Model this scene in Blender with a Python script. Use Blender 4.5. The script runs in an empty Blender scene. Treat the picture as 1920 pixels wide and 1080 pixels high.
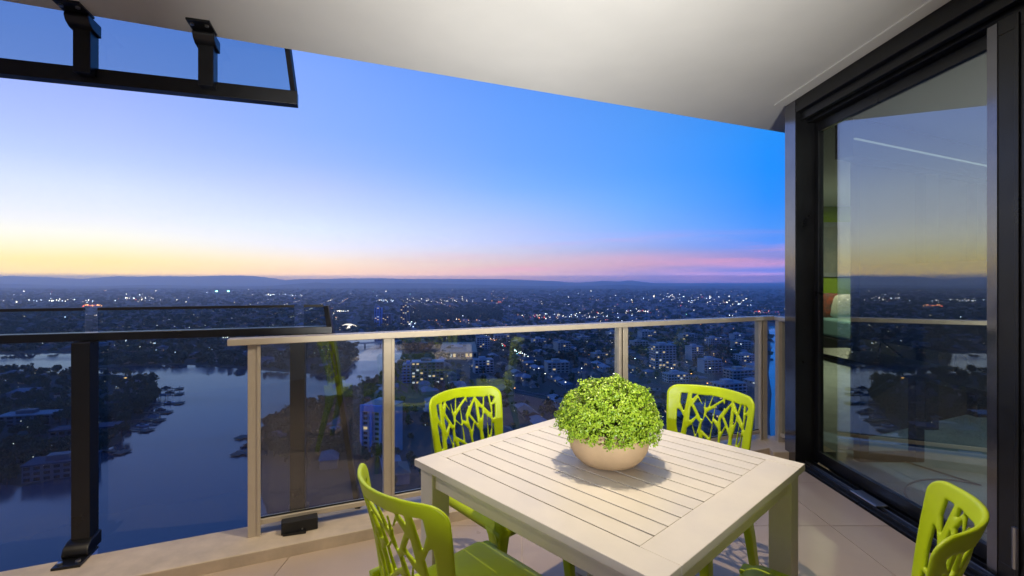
import bpy, bmesh, math, random
import numpy as np
from math import radians as R, pi, sin, cos, tan, atan2, sqrt
from mathutils import Vector, Matrix

random.seed(7); rng = np.random.default_rng(11)
sc = bpy.context.scene
COL = sc.collection

# ---------------------------------------------------------------- camera
H = 1.375                      # eye height above the balcony floor
F = 903.0                      # focal length in pixels of a 1920 px wide frame
HY = 527.0                     # row of the horizon
cd = bpy.data.cameras.new('camera'); cam = bpy.data.objects.new('camera', cd); COL.objects.link(cam)
cam.location = (0, 0, H); cam.rotation_euler = (R(90), 0, 0)
cd.sensor_width = 36; cd.lens = 36 * F / 1920
cd.shift_y = (HY - 540) / 1920
cd.clip_start = 0.05; cd.clip_end = 60000
sc.camera = cam

# ---------------------------------------------------------------- sky at dusk (sun already set, ahead to the left)
SUN_AZ = R(-50)                # clockwise from +Y
world = bpy.data.worlds.new('World'); sc.world = world; world.use_nodes = True
nt = world.node_tree; nt.nodes.clear()
def N(t, **kw):
    n = nt.nodes.new(t)
    for k, v in kw.items(): setattr(n, k, v)
    return n
def L(a, b): nt.links.new(a, b)
def srgb(r, g, b):
    f = lambda c: (c / 255 / 12.92) if c <= 10 else ((c / 255 + 0.055) / 1.055) ** 2.4
    return (f(r), f(g), f(b), 1)
def math_node(op, a=None, b=None, c=None, clamp=False):
    n = N('ShaderNodeMath', operation=op, use_clamp=clamp)
    for i, v in enumerate((a, b, c)):
        if v is None: continue
        if isinstance(v, (int, float)): n.inputs[i].default_value = v
        else: L(v, n.inputs[i])
    return n.outputs[0]
tc = N('ShaderNodeTexCoord'); sep = N('ShaderNodeSeparateXYZ'); L(tc.outputs['Generated'], sep.inputs[0])
elev = math_node('MULTIPLY', math_node('ARCSINE', sep.outputs[2]), 180 / pi)          # degrees
az = math_node('ARCTAN2', sep.outputs[0], sep.outputs[1])
dz = math_node('ABSOLUTE', math_node('WRAP', math_node('SUBTRACT', az, SUN_AZ), pi, -pi))
dang = math_node('MULTIPLY', dz, 180 / pi)                                               # degrees from the set sun
tq = math_node('POWER', math_node('DIVIDE', math_node('MAXIMUM', elev, 0.0), 60.0), 0.5, clamp=True)
def ramp(stops):
    n = N('ShaderNodeValToRGB'); cr = n.color_ramp; cr.interpolation = 'LINEAR'; L(tq, n.inputs[0])
    for i, (e, c) in enumerate(stops):
        p = sqrt(e / 60.0); el = cr.elements[i] if i < 2 else cr.elements.new(p)
        el.position = p; el.color = srgb(*c)
    return n.outputs[0]
sky_cols = [(10, ramp([(0, (255, 192, 40)), (.8, (255, 210, 62)), (1.9, (255, 226, 122)), (2.8, (252, 238, 178)), (4.2, (250, 246, 226)), (6, (232, 236, 246)), (8.5, (214, 226, 252)), (11, (188, 207, 255)), (13.5, (174, 194, 255)), (17, (158, 180, 255)), (30, (108, 150, 245)), (60, (80, 132, 240))])),
    (28, ramp([(0, (240, 178, 105)), (1, (252, 202, 122)), (2.2, (250, 226, 184)), (3.7, (234, 232, 238)), (5.7, (220, 231, 255)), (8, (200, 215, 255)), (10.3, (183, 201, 255)), (13, (156, 186, 255)), (16, (140, 177, 255)), (22, (128, 168, 252)), (35, (80, 134, 235)), (60, (66, 124, 236))])),
    (50, ramp([(0, (180, 132, 105)), (1, (220, 166, 128)), (2, (214, 182, 164)), (3.6, (200, 198, 216)), (4.9, (188, 200, 241)), (6.8, (174, 195, 250)), (8.6, (154, 189, 255)), (11, (126, 177, 255)), (14, (110, 166, 255)), (20, (100, 158, 250)), (35, (62, 122, 228)), (60, (56, 116, 232))])),
    (65, ramp([(0, (110, 100, 140)), (1, (164, 130, 146)), (2, (198, 152, 158)), (2.7, (200, 160, 178)), (3.6, (158, 164, 206)), (4.8, (144, 175, 240)), (6.5, (124, 174, 254)), (9, (104, 169, 255)), (12.4, (84, 158, 251)), (18, (80, 152, 244)), (35, (46, 112, 222)), (60, (48, 110, 228))])),
    (78, ramp([(0, (62, 100, 180)), (1, (98, 110, 184)), (2.1, (130, 122, 180)), (2.9, (134, 132, 192)), (3.8, (86, 140, 233)), (6, (62, 144, 241)), (8.2, (36, 140, 250)), (11.5, (18, 140, 253)), (15, (30, 142, 245)), (22, (34, 126, 232)), (35, (32, 100, 212)), (60, (44, 104, 224))])),
    (170, ramp([(0, (50, 62, 120)), (2, (74, 80, 145)), (6, (52, 84, 168)), (15, (30, 88, 185)), (60, (40, 98, 216))]))]
cur = sky_cols[0][1]
for k in range(1, len(sky_cols)):
    mr_ = N('ShaderNodeMapRange'); mr_.clamp = True; L(dang, mr_.inputs[0]); mr_.inputs[1].default_value = sky_cols[k - 1][0]; mr_.inputs[2].default_value = sky_cols[k][0]
    mx_ = N('ShaderNodeMix', data_type='RGBA'); L(mr_.outputs[0], mx_.inputs['Factor']); L(cur, mx_.inputs['A']); L(sky_cols[k][1], mx_.inputs['B']); cur = mx_.outputs['Result']
# thin high cloud streaks close to the horizon, rose where the last light still catches them
cm = N('ShaderNodeMapping'); cm.inputs['Scale'].default_value = (2.2, 2.2, 34); L(tc.outputs['Generated'], cm.inputs[0])
cn = N('ShaderNodeTexNoise'); cn.inputs['Scale'].default_value = 1.6; cn.inputs['Detail'].default_value = 6; L(cm.outputs[0], cn.inputs['Vector'])
cf = N('ShaderNodeMapRange', interpolation_type='SMOOTHSTEP'); L(cn.outputs[0], cf.inputs[0]); cf.inputs[1].default_value = .46; cf.inputs[2].default_value = .72
lo = N('ShaderNodeMapRange', interpolation_type='SMOOTHSTEP'); L(elev, lo.inputs[0]); lo.inputs[1].default_value = 6.5; lo.inputs[2].default_value = 2.2
side = N('ShaderNodeMapRange', interpolation_type='SMOOTHSTEP'); L(dang, side.inputs[0]); side.inputs[1].default_value = 26; side.inputs[2].default_value = 62
cfac = math_node('MULTIPLY', math_node('MULTIPLY', math_node('MULTIPLY', cf.outputs[0], side.outputs[0]), lo.outputs[0]), 0.58)
mix2 = N('ShaderNodeMix', data_type='RGBA'); L(cfac, mix2.inputs['Factor']); L(cur, mix2.inputs['A']); mix2.inputs['B'].default_value = srgb(232, 152, 160)
sky = N('ShaderNodeTexSky', sky_type='NISHITA', sun_disc=False)
sky.sun_elevation = R(-2.0); sky.sun_rotation = SUN_AZ; sky.altitude = 120
add = N('ShaderNodeMix', data_type='RGBA', blend_type='ADD'); add.inputs['Factor'].default_value = 0.02
L(mix2.outputs['Result'], add.inputs['A']); L(sky.outputs[0], add.inputs['B'])
bg = N('ShaderNodeBackground'); L(add.outputs['Result'], bg.inputs[0]); L(math_node('EXPONENT', math_node('MINIMUM', math_node('DIVIDE', 1.1e-4 * 213, math_node('MAXIMUM', sep.outputs[2], .0005)), 1.85)), bg.inputs[1])   # clear-air sky above the haze layer
wo = N('ShaderNodeOutputWorld'); L(bg.outputs[0], wo.inputs[0])

# ---------------------------------------------------------------- exposure and render
sc.view_settings.view_transform = 'Standard'; sc.view_settings.look = 'None'
sc.view_settings.exposure = 0.0; sc.view_settings.gamma = 1.0; sc.view_settings.use_curve_mapping = False
sc.render.engine = 'CYCLES'
cy = sc.cycles
cy.max_bounces = 10; cy.diffuse_bounces = 5; cy.glossy_bounces = 6; cy.transmission_bounces = 6
cy.transparent_max_bounces = 32; cy.volume_bounces = 1
cy.use_denoising = True; cy.sample_clamp_indirect = 6.0; cy.caustics_reflective = False; cy.caustics_refractive = False

# ---------------------------------------------------------------- materials
M = {}
def newmat(name):
    m = bpy.data.materials.new(name); m.use_nodes = True; M[name] = m
    return m, m.node_tree, m.node_tree.nodes['Principled BSDF']
def pm(name, col, rough=.5, metal=0.0, var=0.0, scale=8.0, bump=0.0, bscale=60.0, spec=.5, col2=None, detail=4.0, coord='Object', emis=None, estr=0.0):
    m, t, b = newmat(name)
    b.inputs['Roughness'].default_value = rough; b.inputs['Metallic'].default_value = metal
    b.inputs['Specular IOR Level'].default_value = spec
    b.inputs['Base Color'].default_value = (*col, 1)
    if var or col2:
        co = t.nodes.new('ShaderNodeTexCoord')
        n = t.nodes.new('ShaderNodeTexNoise'); n.inputs['Scale'].default_value = scale; n.inputs['Detail'].default_value = detail; n.inputs['Roughness'].default_value = .6
        t.links.new(co.outputs[coord], n.inputs['Vector'])
        r = t.nodes.new('ShaderNodeValToRGB'); r.color_ramp.elements[0].position = .32; r.color_ramp.elements[1].position = .68
        c2 = col2 if col2 else tuple(min(1, c * (1 + var)) for c in col)
        c1 = col if col2 else tuple(c * (1 - var) for c in col)
        r.color_ramp.elements[0].color = (*c1, 1); r.color_ramp.elements[1].color = (*c2, 1)
        t.links.new(n.outputs[0], r.inputs[0]); t.links.new(r.outputs[0], b.inputs['Base Color'])
        rr = t.nodes.new('ShaderNodeMapRange'); t.links.new(n.outputs[0], rr.inputs[0])
        rr.inputs[1].default_value = .3; rr.inputs[2].default_value = .7
        rr.inputs[3].default_value = max(.02, rough - .08); rr.inputs[4].default_value = min(1, rough + .08)
        t.links.new(rr.outputs[0], b.inputs['Roughness'])
    if bump:
        co = t.nodes.new('ShaderNodeTexCoord')
        n = t.nodes.new('ShaderNodeTexNoise'); n.inputs['Scale'].default_value = bscale; n.inputs['Detail'].default_value = 3
        t.links.new(co.outputs[coord], n.inputs['Vector'])
        bp = t.nodes.new('ShaderNodeBump'); bp.inputs['Strength'].default_value = bump; bp.inputs['Distance'].default_value = .002 if bscale > 20 else .02
        t.links.new(n.outputs[0], bp.inputs['Height']); t.links.new(bp.outputs[0], b.inputs['Normal'])
    if emis:
        b.inputs['Emission Color'].default_value = (*emis, 1); b.inputs['Emission Strength'].default_value = estr
        m.cycles.emission_sampling = 'NONE'
    return m
def rndcol(name, cols, rough=.7):
    """colour picked per object, a spread of real paint or roof colours"""
    m, t, b = newmat(name); oi = t.nodes.new('ShaderNodeObjectInfo'); r = t.nodes.new('ShaderNodeValToRGB')
    r.color_ramp.interpolation = 'CONSTANT'; n = len(cols)
    for i, c in enumerate(cols):
        e = r.color_ramp.elements[i] if i < 2 else r.color_ramp.elements.new(i / n)
        e.position = i / n; e.color = (*c, 1)
    t.links.new(oi.outputs['Random'], r.inputs[0]); t.links.new(r.outputs[0], b.inputs['Base Color']); b.inputs['Roughness'].default_value = rough
    return m
def glass(name, tint, base, extra=0.0, rough=0.0):
    """thin pane: tinted see-through body with a mirror coat that grows towards grazing angles"""
    m = bpy.data.materials.new(name); m.use_nodes = True; M[name] = m; t = m.node_tree; t.nodes.clear()
    o = t.nodes.new('ShaderNodeOutputMaterial'); mx = t.nodes.new('ShaderNodeMixShader')
    tr = t.nodes.new('ShaderNodeBsdfTransparent'); tr.inputs[0].default_value = (*tint, 1)
    gl = t.nodes.new('ShaderNodeBsdfGlossy'); gl.inputs['Roughness'].default_value = rough
    lw = t.nodes.new('ShaderNodeLayerWeight'); lw.inputs[0].default_value = .5
    p = t.nodes.new('ShaderNodeMath'); p.operation = 'POWER'; p.inputs[1].default_value = 4.5; t.links.new(lw.outputs['Facing'], p.inputs[0])
    a = t.nodes.new('ShaderNodeMath'); a.operation = 'MULTIPLY_ADD'; a.inputs[1].default_value = 1 - base; a.inputs[2].default_value = base; t.links.new(p.outputs[0], a.inputs[0])
    t.links.new(a.outputs[0], mx.inputs[0]); t.links.new(tr.outputs[0], mx.inputs[1]); t.links.new(gl.outputs[0], mx.inputs[2]); t.links.new(mx.outputs[0], o.inputs[0])
    return m
def emat(name, col, s):
    m = bpy.data.materials.new(name); m.use_nodes = True; M[name] = m; t = m.node_tree; t.nodes.clear()
    e = t.nodes.new('ShaderNodeEmission'); e.inputs[0].default_value = (*col, 1); e.inputs[1].default_value = s
    o = t.nodes.new('ShaderNodeOutputMaterial'); t.links.new(e.outputs[0], o.inputs[0]); m.cycles.emission_sampling = 'NONE'
    return m

pm('lime_plastic', (.45, .575, .003), .40, var=.05, scale=16, bump=.08, bscale=420, spec=.4)
pm('table_paint', (.70, .655, .585), .45, var=.045, scale=7, bump=.06, bscale=400)
pm('bowl_ceramic', (.52, .37, .225), .65, var=.10, scale=9, bump=.25, bscale=60)
pm('leaf_box', (.13, .28, .010), .42, col2=(.45, .60, .04), scale=75, spec=.5)
pm('twig', (.12, .10, .05), .8)
pm('ceiling_paint', (.80, .79, .76), .8, var=.04, scale=1.1, bump=.12, bscale=160)
pm('render_paint', (.66, .62, .56), .85, var=.06, scale=2, bump=.2, bscale=80)
pm('kerb_concrete', (.58, .48, .36), .8, var=.14, scale=7, bump=.35, bscale=70, detail=8)
pm('tile', (.46, .365, .29), .34, var=.05, scale=3.0, bump=.06, bscale=120)
pm('grout', (.58, .50, .42), .9)
pm('rail_metal', (.60, .53, .42), .42, metal=.25, var=.04, scale=14, bump=.04, bscale=300)
pm('black_metal', (.006, .0065, .008), .34, metal=.0, var=.3, scale=6, bump=.04, bscale=300, spec=.5)
pm('bronze_metal', (.22, .22, .24), .16, metal=.9, var=.1, scale=5)
pm('steel', (.55, .55, .56), .3, metal=1)
pm('rubber', (.012, .012, .012), .7, bump=.2, bscale=200)
pm('gasket', (.006, .006, .006), .6)
glass('clear_glass', (.93, .96, .965), .10)
glass('grey_glass', (.62, .74, .80), .03); glass('smoke_glass', (.66, .75, .80), .03)
glass('door_glass', (.76, .88, .85), .28)
pm('carpet', (.30, .34, .36), .95, var=.16, scale=5, bump=.5, bscale=220)
pm('green_wall', (.30, .46, .02), .8)
pm('brown_wall', (.07, .048, .03), .75, var=.08, scale=3)
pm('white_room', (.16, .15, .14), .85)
pm('tv_black', (.006, .006, .007), .25)
pm('desk_black', (.014, .014, .016), .4)
pm('cushion_red', (.50, .09, .04), .9, col2=(.05, .09, .10), scale=9)
pm('cushion_white', (.70, .68, .62), .9, var=.08, scale=8)
pm('cushion_amber', (.70, .34, .05), .9)
pm('bed_teal', (.20, .36, .40), .9)
pm('picture_art', (.16, .20, .24), .5, col2=(.34, .33, .30), scale=2.5)
pm('picture_frame', (.30, .33, .38), .4)
pm('cable', (.01, .01, .01), .5)
emat('warm_lens', (1, .80, .52), 6.0)
emat('led_line', (1, .96, .84), .42)
# landscape
pm('water', (.052, .072, .095), .10, spec=.5)
t = M['water'].node_tree; b = t.nodes['Principled BSDF']; b.inputs['IOR'].default_value = 1.6
co = t.nodes.new('ShaderNodeTexCoord')
def wave(scale, sx, sy, rot):
    mp = t.nodes.new('ShaderNodeMapping'); mp.inputs['Scale'].default_value = (sx, sy, 1); mp.inputs['Rotation'].default_value = (0, 0, rot)
    n = t.nodes.new('ShaderNodeTexNoise'); n.inputs['Scale'].default_value = scale; n.inputs['Detail'].default_value = 4
    t.links.new(co.outputs['Object'], mp.inputs[0]); t.links.new(mp.outputs[0], n.inputs['Vector']); return n.outputs[0]
w1 = wave(.16, 1, .45, .5); w2 = wave(.018, .5, 1, -.35)
ad = t.nodes.new('ShaderNodeMath'); ad.operation = 'ADD'; t.links.new(w1, ad.inputs[0]); t.links.new(w2, ad.inputs[1])
bp = t.nodes.new('ShaderNodeBump'); bp.inputs['Strength'].default_value = .06; bp.inputs['Distance'].default_value = .3
t.links.new(ad.outputs[0], bp.inputs['Height']); t.links.new(bp.outputs[0], b.inputs['Normal'])
mr = t.nodes.new('ShaderNodeMapRange'); mr.inputs[1].default_value = .35; mr.inputs[2].default_value = .65; mr.inputs[3].default_value = .02; mr.inputs[4].default_value = .26
t.links.new(w2, mr.inputs[0]); t.links.new(mr.outputs[0], b.inputs['Roughness'])
pm('land', (.030, .042, .026), .95, col2=(.075, .082, .070), scale=.02, detail=10)
pm('asphalt', (.050, .050, .052), .9, var=.2, scale=.3)
pm('hill_forest', (.030, .045, .028), .95, col2=(.05, .06, .04), scale=.004)
pm('foliage', (.035, .060, .022), .8, col2=(.075, .105, .040), scale=.35)
pm('foliage_dark', (.026, .046, .022), .8, col2=(.05, .075, .03), scale=.35)
pm('bark', (.09, .07, .05), .9)
pm('palm_leaf', (.045, .075, .025), .7)
rndcol('house_wall', [(.30, .29, .27), (.40, .39, .38), (.24, .21, .18), (.33, .30, .26), (.22, .22, .23), (.46, .45, .44)], .8)
rndcol('house_roof', [(.13, .15, .18), (.08, .085, .095), (.18, .21, .25), (.14, .07, .05), (.24, .27, .31), (.06, .06, .07), (.16, .10, .07), (.15, .18, .22)], .55)
pm('roofs_far', (.08, .085, .10), .7, col2=(.22, .24, .28), scale=.035, detail=1)
pm('walls_far', (.16, .15, .14), .8, col2=(.34, .33, .32), scale=.035, detail=1)
pm('concrete', (.32, .32, .32), .8, var=.1, scale=.4)
pm('pale_wall', (.42, .43, .45), .75, var=.05, scale=.3)
pm('cream_wall', (.42, .38, .32), .75, var=.05, scale=.3)
pm('blue_wall', (.10, .28, .62), .6, var=.05, scale=.3)
pm('dark_wall', (.12, .13, .15), .6, var=.1, scale=.3)
pm('slate_roof', (.05, .07, .105), .95, var=.15, scale=.2); pm('brown_roof', (.42, .31, .20), .7, var=.08, scale=.2)
pm('window_dark', (.012, .016, .022), .12, spec=.8)
emat('window_warm', (1, .74, .40), .8); emat('window_cool', (.85, .95, 1), .7)
emat('lamp_white', (1, .90, .72), 7); emat('lamp_orange', (1, .42, .12), 5); emat('lamp_red', (1, .10, .07), 4)
emat('lamp_teal', (.35, 1, .85), 7); emat('lamp_blue', (.78, .90, 1), 7); emat('lamp_dim', (1, .80, .55), 2.2)
emat('dock_glow', (1, .50, .14), 4)
pm('timber', (.16, .13, .10), .85); pm('boat_white', (.60, .61, .62), .4); pm('boat_dark', (.05, .06, .08), .4)

# ---------------------------------------------------------------- builders
def tag(o, label=None, cat=None, group=None, kind=None):
    if label: o['label'] = label
    if cat: o['category'] = cat
    if group: o['group'] = group
    if kind: o['kind'] = kind
    return o
def empty(name, loc=(0, 0, 0), rz=0):
    o = bpy.data.objects.new(name, None); COL.objects.link(o); o.location = loc; o.rotation_euler = (0, 0, rz); o.empty_display_size = .1
    return o
def link(name, me, parent=None, loc=(0, 0, 0), rot=(0, 0, 0)):
    o = bpy.data.objects.new(name, me); COL.objects.link(o); o.location = loc; o.rotation_euler = rot
    if parent is not None: o.parent = parent
    return o
class MB:
    def __init__(s): s.v = []; s.f = []; s.m = []
    def add(s, vs, fs, mi=0):
        k = len(s.v); s.v += [tuple(p) for p in vs]; s.f += [tuple(i + k for i in f) for f in fs]; s.m += [mi] * len(fs)
        return s
    def box(s, x0, x1, y0, y1, z0, z1, mi=0):
        return s.add([(x0, y0, z0), (x1, y0, z0), (x1, y1, z0), (x0, y1, z0), (x0, y0, z1), (x1, y0, z1), (x1, y1, z1), (x0, y1, z1)],
                     [(0, 3, 2, 1), (4, 5, 6, 7), (0, 1, 5, 4), (1, 2, 6, 5), (2, 3, 7, 6), (3, 0, 4, 7)], mi)
    def prism(s, poly, z0, z1, mi=0):
        n = len(poly); vs = [(x, y, z0) for x, y in poly] + [(x, y, z1) for x, y in poly]
        return s.add(vs, [tuple(range(n - 1, -1, -1)), tuple(range(n, 2 * n))] + [(i, (i + 1) % n, n + (i + 1) % n, n + i) for i in range(n)], mi)
    def bar(s, a, b_, w, h, mi=0):
        """box running from a to b; w across (horizontal), h up"""
        a = Vector(a); b_ = Vector(b_); d = (b_ - a).normalized(); up = Vector((0, 0, 1))
        if abs(d.z) > .95: up = Vector((0, 1, 0))
        sd = d.cross(up).normalized(); u = sd.cross(d)
        vs = []
        for p in (a, b_):
            for i, j in ((-1, -1), (1, -1), (1, 1), (-1, 1)): vs.append(p + sd * i * w / 2 + u * j * h / 2)
        return s.add(vs, [(0, 1, 2, 3), (7, 6, 5, 4), (0, 4, 5, 1), (1, 5, 6, 2), (2, 6, 7, 3), (3, 7, 4, 0)], mi)
    def loft(s, rings, cap=True, mi=0):
        n = len(rings[0]); vs = [p for r in rings for p in r]; fs = []
        for k in range(len(rings) - 1):
            for i in range(n):
                j = (i + 1) % n; fs.append((k * n + i, k * n + j, (k + 1) * n + j, (k + 1) * n + i))
        if cap: fs += [tuple(range(n - 1, -1, -1)), tuple(range((len(rings) - 1) * n, len(rings) * n))]
        return s.add(vs, fs, mi)
    def tube(s, pts, r, n=8, mi=0):
        rings = []
        for i, p in enumerate(pts):
            p = Vector(p); d = (Vector(pts[min(i + 1, len(pts) - 1)]) - Vector(pts[max(i - 1, 0)])).normalized()
            a = d.orthogonal().normalized(); b_ = d.cross(a)
            if i and False: pass
            rr = r if isinstance(r, (int, float)) else r[i]
            rings.append([p + a * cos(2 * pi * k / n) * rr + b_ * sin(2 * pi * k / n) * rr for k in range(n)])
        return s.loft(rings, True, mi)
    def mesh(s, name, mats, smooth=False):
        me = bpy.data.meshes.new(name); me.from_pydata([tuple(p) for p in s.v], [], s.f)
        mats = mats if isinstance(mats, (list, tuple)) else [mats]
        for m in mats: me.materials.append(M[m] if isinstance(m, str) else m)
        if len(mats) > 1: me.polygons.foreach_set('material_index', s.m)
        bm = bmesh.new(); bm.from_mesh(me); bmesh.ops.recalc_face_normals(bm, faces=bm.faces); bm.to_mesh(me); bm.free()
        if smooth: me.shade_smooth()
        me.update(); return me
    def build(s, name, mats, parent=None, loc=(0, 0, 0), rot=(0, 0, 0), bevel=0, smooth=False, seg=2):
        o = link(name, s.mesh(name, mats, smooth), parent, loc, rot)
        if bevel:
            md = o.modifiers.new('bevel', 'BEVEL'); md.width = bevel; md.segments = seg; md.limit_method = 'ANGLE'; md.angle_limit = R(40)
            o.data.shade_smooth(); md.harden_normals = True
        return o
def npmesh(name, verts, faces, mats, midx=None, smooth=False):
    """mesh from numpy arrays; faces (n,3) or (n,4)"""
    me = bpy.data.meshes.new(name); nv = len(verts); nf, k = faces.shape
    me.vertices.add(nv); me.vertices.foreach_set('co', np.ascontiguousarray(verts, dtype=np.float32).ravel())
    me.loops.add(nf * k); me.loops.foreach_set('vertex_index', np.ascontiguousarray(faces, dtype=np.int32).ravel())
    me.polygons.add(nf); me.polygons.foreach_set('loop_start', np.arange(0, nf * k, k, dtype=np.int32))
    for m in (mats if isinstance(mats, (list, tuple)) else [mats]): me.materials.append(M[m])
    if midx is not None: me.polygons.foreach_set('material_index', np.ascontiguousarray(midx, dtype=np.int32))
    me.update(calc_edges=True); me.validate()
    if smooth: me.shade_smooth()
    return me
def structure(name, mb, mats, bevel=0): return tag(mb.build(name, mats, bevel=bevel), kind='structure')

# =================================================================== THE LAND BELOW
GZ = H - 110.0                 # street level, thirty odd storeys down
def gp(px, py, z=0.0):
    """where the photograph's pixel meets a level z metres above the street"""
    Y = F * (110.0 - z) / (py - HY); return ((px - 960) / F * Y, Y)
def poly_in(poly, x, y):
    x = np.asarray(x, float); y = np.asarray(y, float); ins = np.zeros(x.shape, bool); n = len(poly)
    for i in range(n):
        x0, y0 = poly[i]; x1, y1 = poly[(i + 1) % n]
        c = ((y0 > y) != (y1 > y)) & (x < (x1 - x0) * (y - y0) / ((y1 - y0) if y1 != y0 else 1e-9) + x0); ins ^= c
    return ins
river_px = [(-260, 2600), (470, 2200), (560, 1150), (470, 868), (480, 806), (530, 784), (585, 764), (640, 748), (662, 734), (690, 722),
            (716, 705), (742, 686), (762, 670), (754, 652), (742, 641), (738, 631), (700, 629), (660, 632), (630, 637),
            (655, 648), (668, 662), (664, 682), (648, 697), (622, 704), (560, 700), (465, 693), (380, 686), (300, 684), (200, 690), (152, 690),
            (150, 664), (60, 662), (-60, 667), (-260, 690), (-260, 716), (-60, 709), (0, 704), (40, 697), (110, 700), (180, 700), (228, 704), (272, 712), (297, 726), (300, 738), (284, 760),
            (262, 792), (240, 806), (224, 830), (196, 846), (178, 852), (150, 880), (120, 896), (40, 914), (0, 908), (-120, 930), (-380, 1000)]
river = [gp(*p) for p in river_px]
canal_px = [(1441, 612), (1475, 608), (1640, 640), (1640, 1400), (1470, 1400), (1447, 860), (1443, 790), (1447, 740), (1441, 700), (1446, 660)]
canal = [gp(*p) for p in canal_px]
def on_water(x, y): return poly_in(river, x, y) | poly_in(canal, x, y)

g = MB(); S = 30000
g.add([(-S, -3000, GZ), (S, -3000, GZ), (S, S, GZ), (-S, S, GZ)], [(0, 1, 2, 3)])
structure('ground', g, 'land')
def sheet(name, poly, z, mat):
    bm = bmesh.new(); vs = [bm.verts.new((x, y, z)) for x, y in poly]; f = bm.faces.new(vs)
    if f.normal.z < 0: f.normal_flip()
    f.normal_update()
    bmesh.ops.triangulate(bm, faces=bm.faces)
    for f in bm.faces:
        f.normal_update()
        if f.normal.z < 0: f.normal_flip()
    me = bpy.data.meshes.new(name); bm.to_mesh(me); bm.free(); me.materials.append(M[mat]); return tag(link(name, me), kind='structure')
sheet('river', river, GZ + .35, 'water')
sheet('canal', canal, GZ + .35, 'water')

# hills on the skyline: crest rows read as (pixel x, pixel y) and stood at their true distance
def hills(name, dist, crest, depth, amp, seed):
    r = np.random.default_rng(seed); n = 420
    cx = np.array([c[0] for c in crest]); cyv = np.array([c[1] for c in crest])
    px = np.linspace(cx[0], cx[-1], n); py = np.interp(px, cx, cyv)
    ph = r.uniform(0, 6.28, 12); fr = r.uniform(.03, .25, 12)
    py = py + sum(np.sin(px * fr[k] + ph[k]) * .11 / (1 + 4 * fr[k]) for k in range(12))
    rows = []; prof = [(-1.0, 0.0), (-.72, .22), (-.5, .34), (-.32, .62), (-.15, .80), (0, 1.0), (.35, .75), (1.0, 0.0)]
    for a, hgt in prof:
        Y = dist + a * depth + r.normal(0, depth * .04, n) * (0 if hgt in (0.0, 1.0) else 1)
        top = np.maximum(H - (py - HY) * dist / F - GZ, 6)
        wob = 1 + (r.normal(0, amp, n) if hgt not in (0.0, 1.0) else 0)
        wob = np.convolve(np.pad(np.broadcast_to(wob, n), 4, mode='edge'), np.ones(9) / 9, 'valid')
        z = GZ - 2 + (top + 2) * hgt * wob
        X = (px - 960) / F * dist * (1 + .0 * a); rows.append(np.stack([X, Y, z], 1))
    V = np.concatenate(rows); nr = len(rows); fs = []
    for k in range(nr - 1):
        i = np.arange(n - 1); fs.append(np.stack([k * n + i, k * n + i + 1, (k + 1) * n + i + 1, (k + 1) * n + i], 1))
    return tag(link(name, npmesh(name, V, np.concatenate(fs), 'hill_forest', smooth=True)), kind='structure')
hills('mountains', 15000, [(-1500, 520), (-700, 516), (-250, 521), (0, 518), (25, 517.5), (60, 519), (120, 521), (145, 524), (170, 521.5), (220, 518), (260, 519), (290, 517.5), (355, 518.5), (420, 516.5), (470, 517),
      (495, 519.5), (510, 523), (522, 526.5), (535, 525), (565, 522.5), (590, 523.5), (640, 522), (700, 521.5), (780, 523), (860, 523), (940, 523), (990, 525), (1040, 527), (1080, 530), (1100, 529), (1120, 527),
      (1140, 526.5), (1160, 528), (1185, 525), (1200, 528), (1230, 531), (1290, 532), (1320, 531), (1350, 533), (1420, 534), (1700, 533), (2200, 532)], 2600, .12, 3)
hills('foothills', 9500, [(-1500, 530), (-300, 533), (0, 532), (60, 536), (150, 538), (200, 537), (260, 534.5), (300, 534), (340, 536.5), (420, 538), (500, 536), (560, 532), (592, 529.5), (625, 531.5), (700, 530.5), (800, 531), (900, 534),
      (1000, 536), (1110, 536), (1160, 533.5), (1210, 536), (1300, 537), (1600, 537), (2200, 537)], 1500, .12, 4)
hills('low_hills', 6200, [(-1500, 540), (-200, 538), (0, 541), (140, 541.5), (260, 539.5), (330, 541), (430, 542), (640, 540.5), (820, 541), (930, 539.5), (1080, 542), (1300, 542), (1500, 541), (2200, 541)], 900, .12, 5)

# ------------------------------------------------ streets on a grid that follows the lit avenue
d1 = np.array([.275, -.9615]); d2 = np.array([.9615, .275]); org = np.array([-20.0, 850.0])
def pq(p, q): return org + d1 * p + d2 * q
QS, PS = 74.0, 190.0
road = MB()
def strip(a, b_, w, z):
    """a street laid in 18 m lengths, left out over water"""
    a = np.array(a); b_ = np.array(b_); ln = np.linalg.norm(b_ - a); d = (b_ - a) / ln; nrm = np.array([-d[1], d[0]]); k = int(ln / 18)
    for i in range(k):
        p = a + d * i * 18; q = a + d * (i + 1) * 18; mid = (p + q) / 2
        if on_water(mid[0], mid[1]) or on_water(p[0], p[1]) or mid[1] < 170 or abs(mid[0] / mid[1]) > 1.5: continue
        road.add([(*(p + nrm * w / 2), z), (*(p - nrm * w / 2), z), (*(q - nrm * w / 2), z), (*(q + nrm * w / 2), z)], [(0, 1, 2, 3)])
for k in range(-14, 20): strip(pq(-1400, k * QS), pq(800, k * QS), 15 if k == 0 else 9, GZ + .25)
for k in range(-8, 5): strip(pq(k * PS, -14 * QS), pq(k * PS, 20 * QS), 9, GZ + .27)
structure('road', road, 'asphalt')

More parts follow.
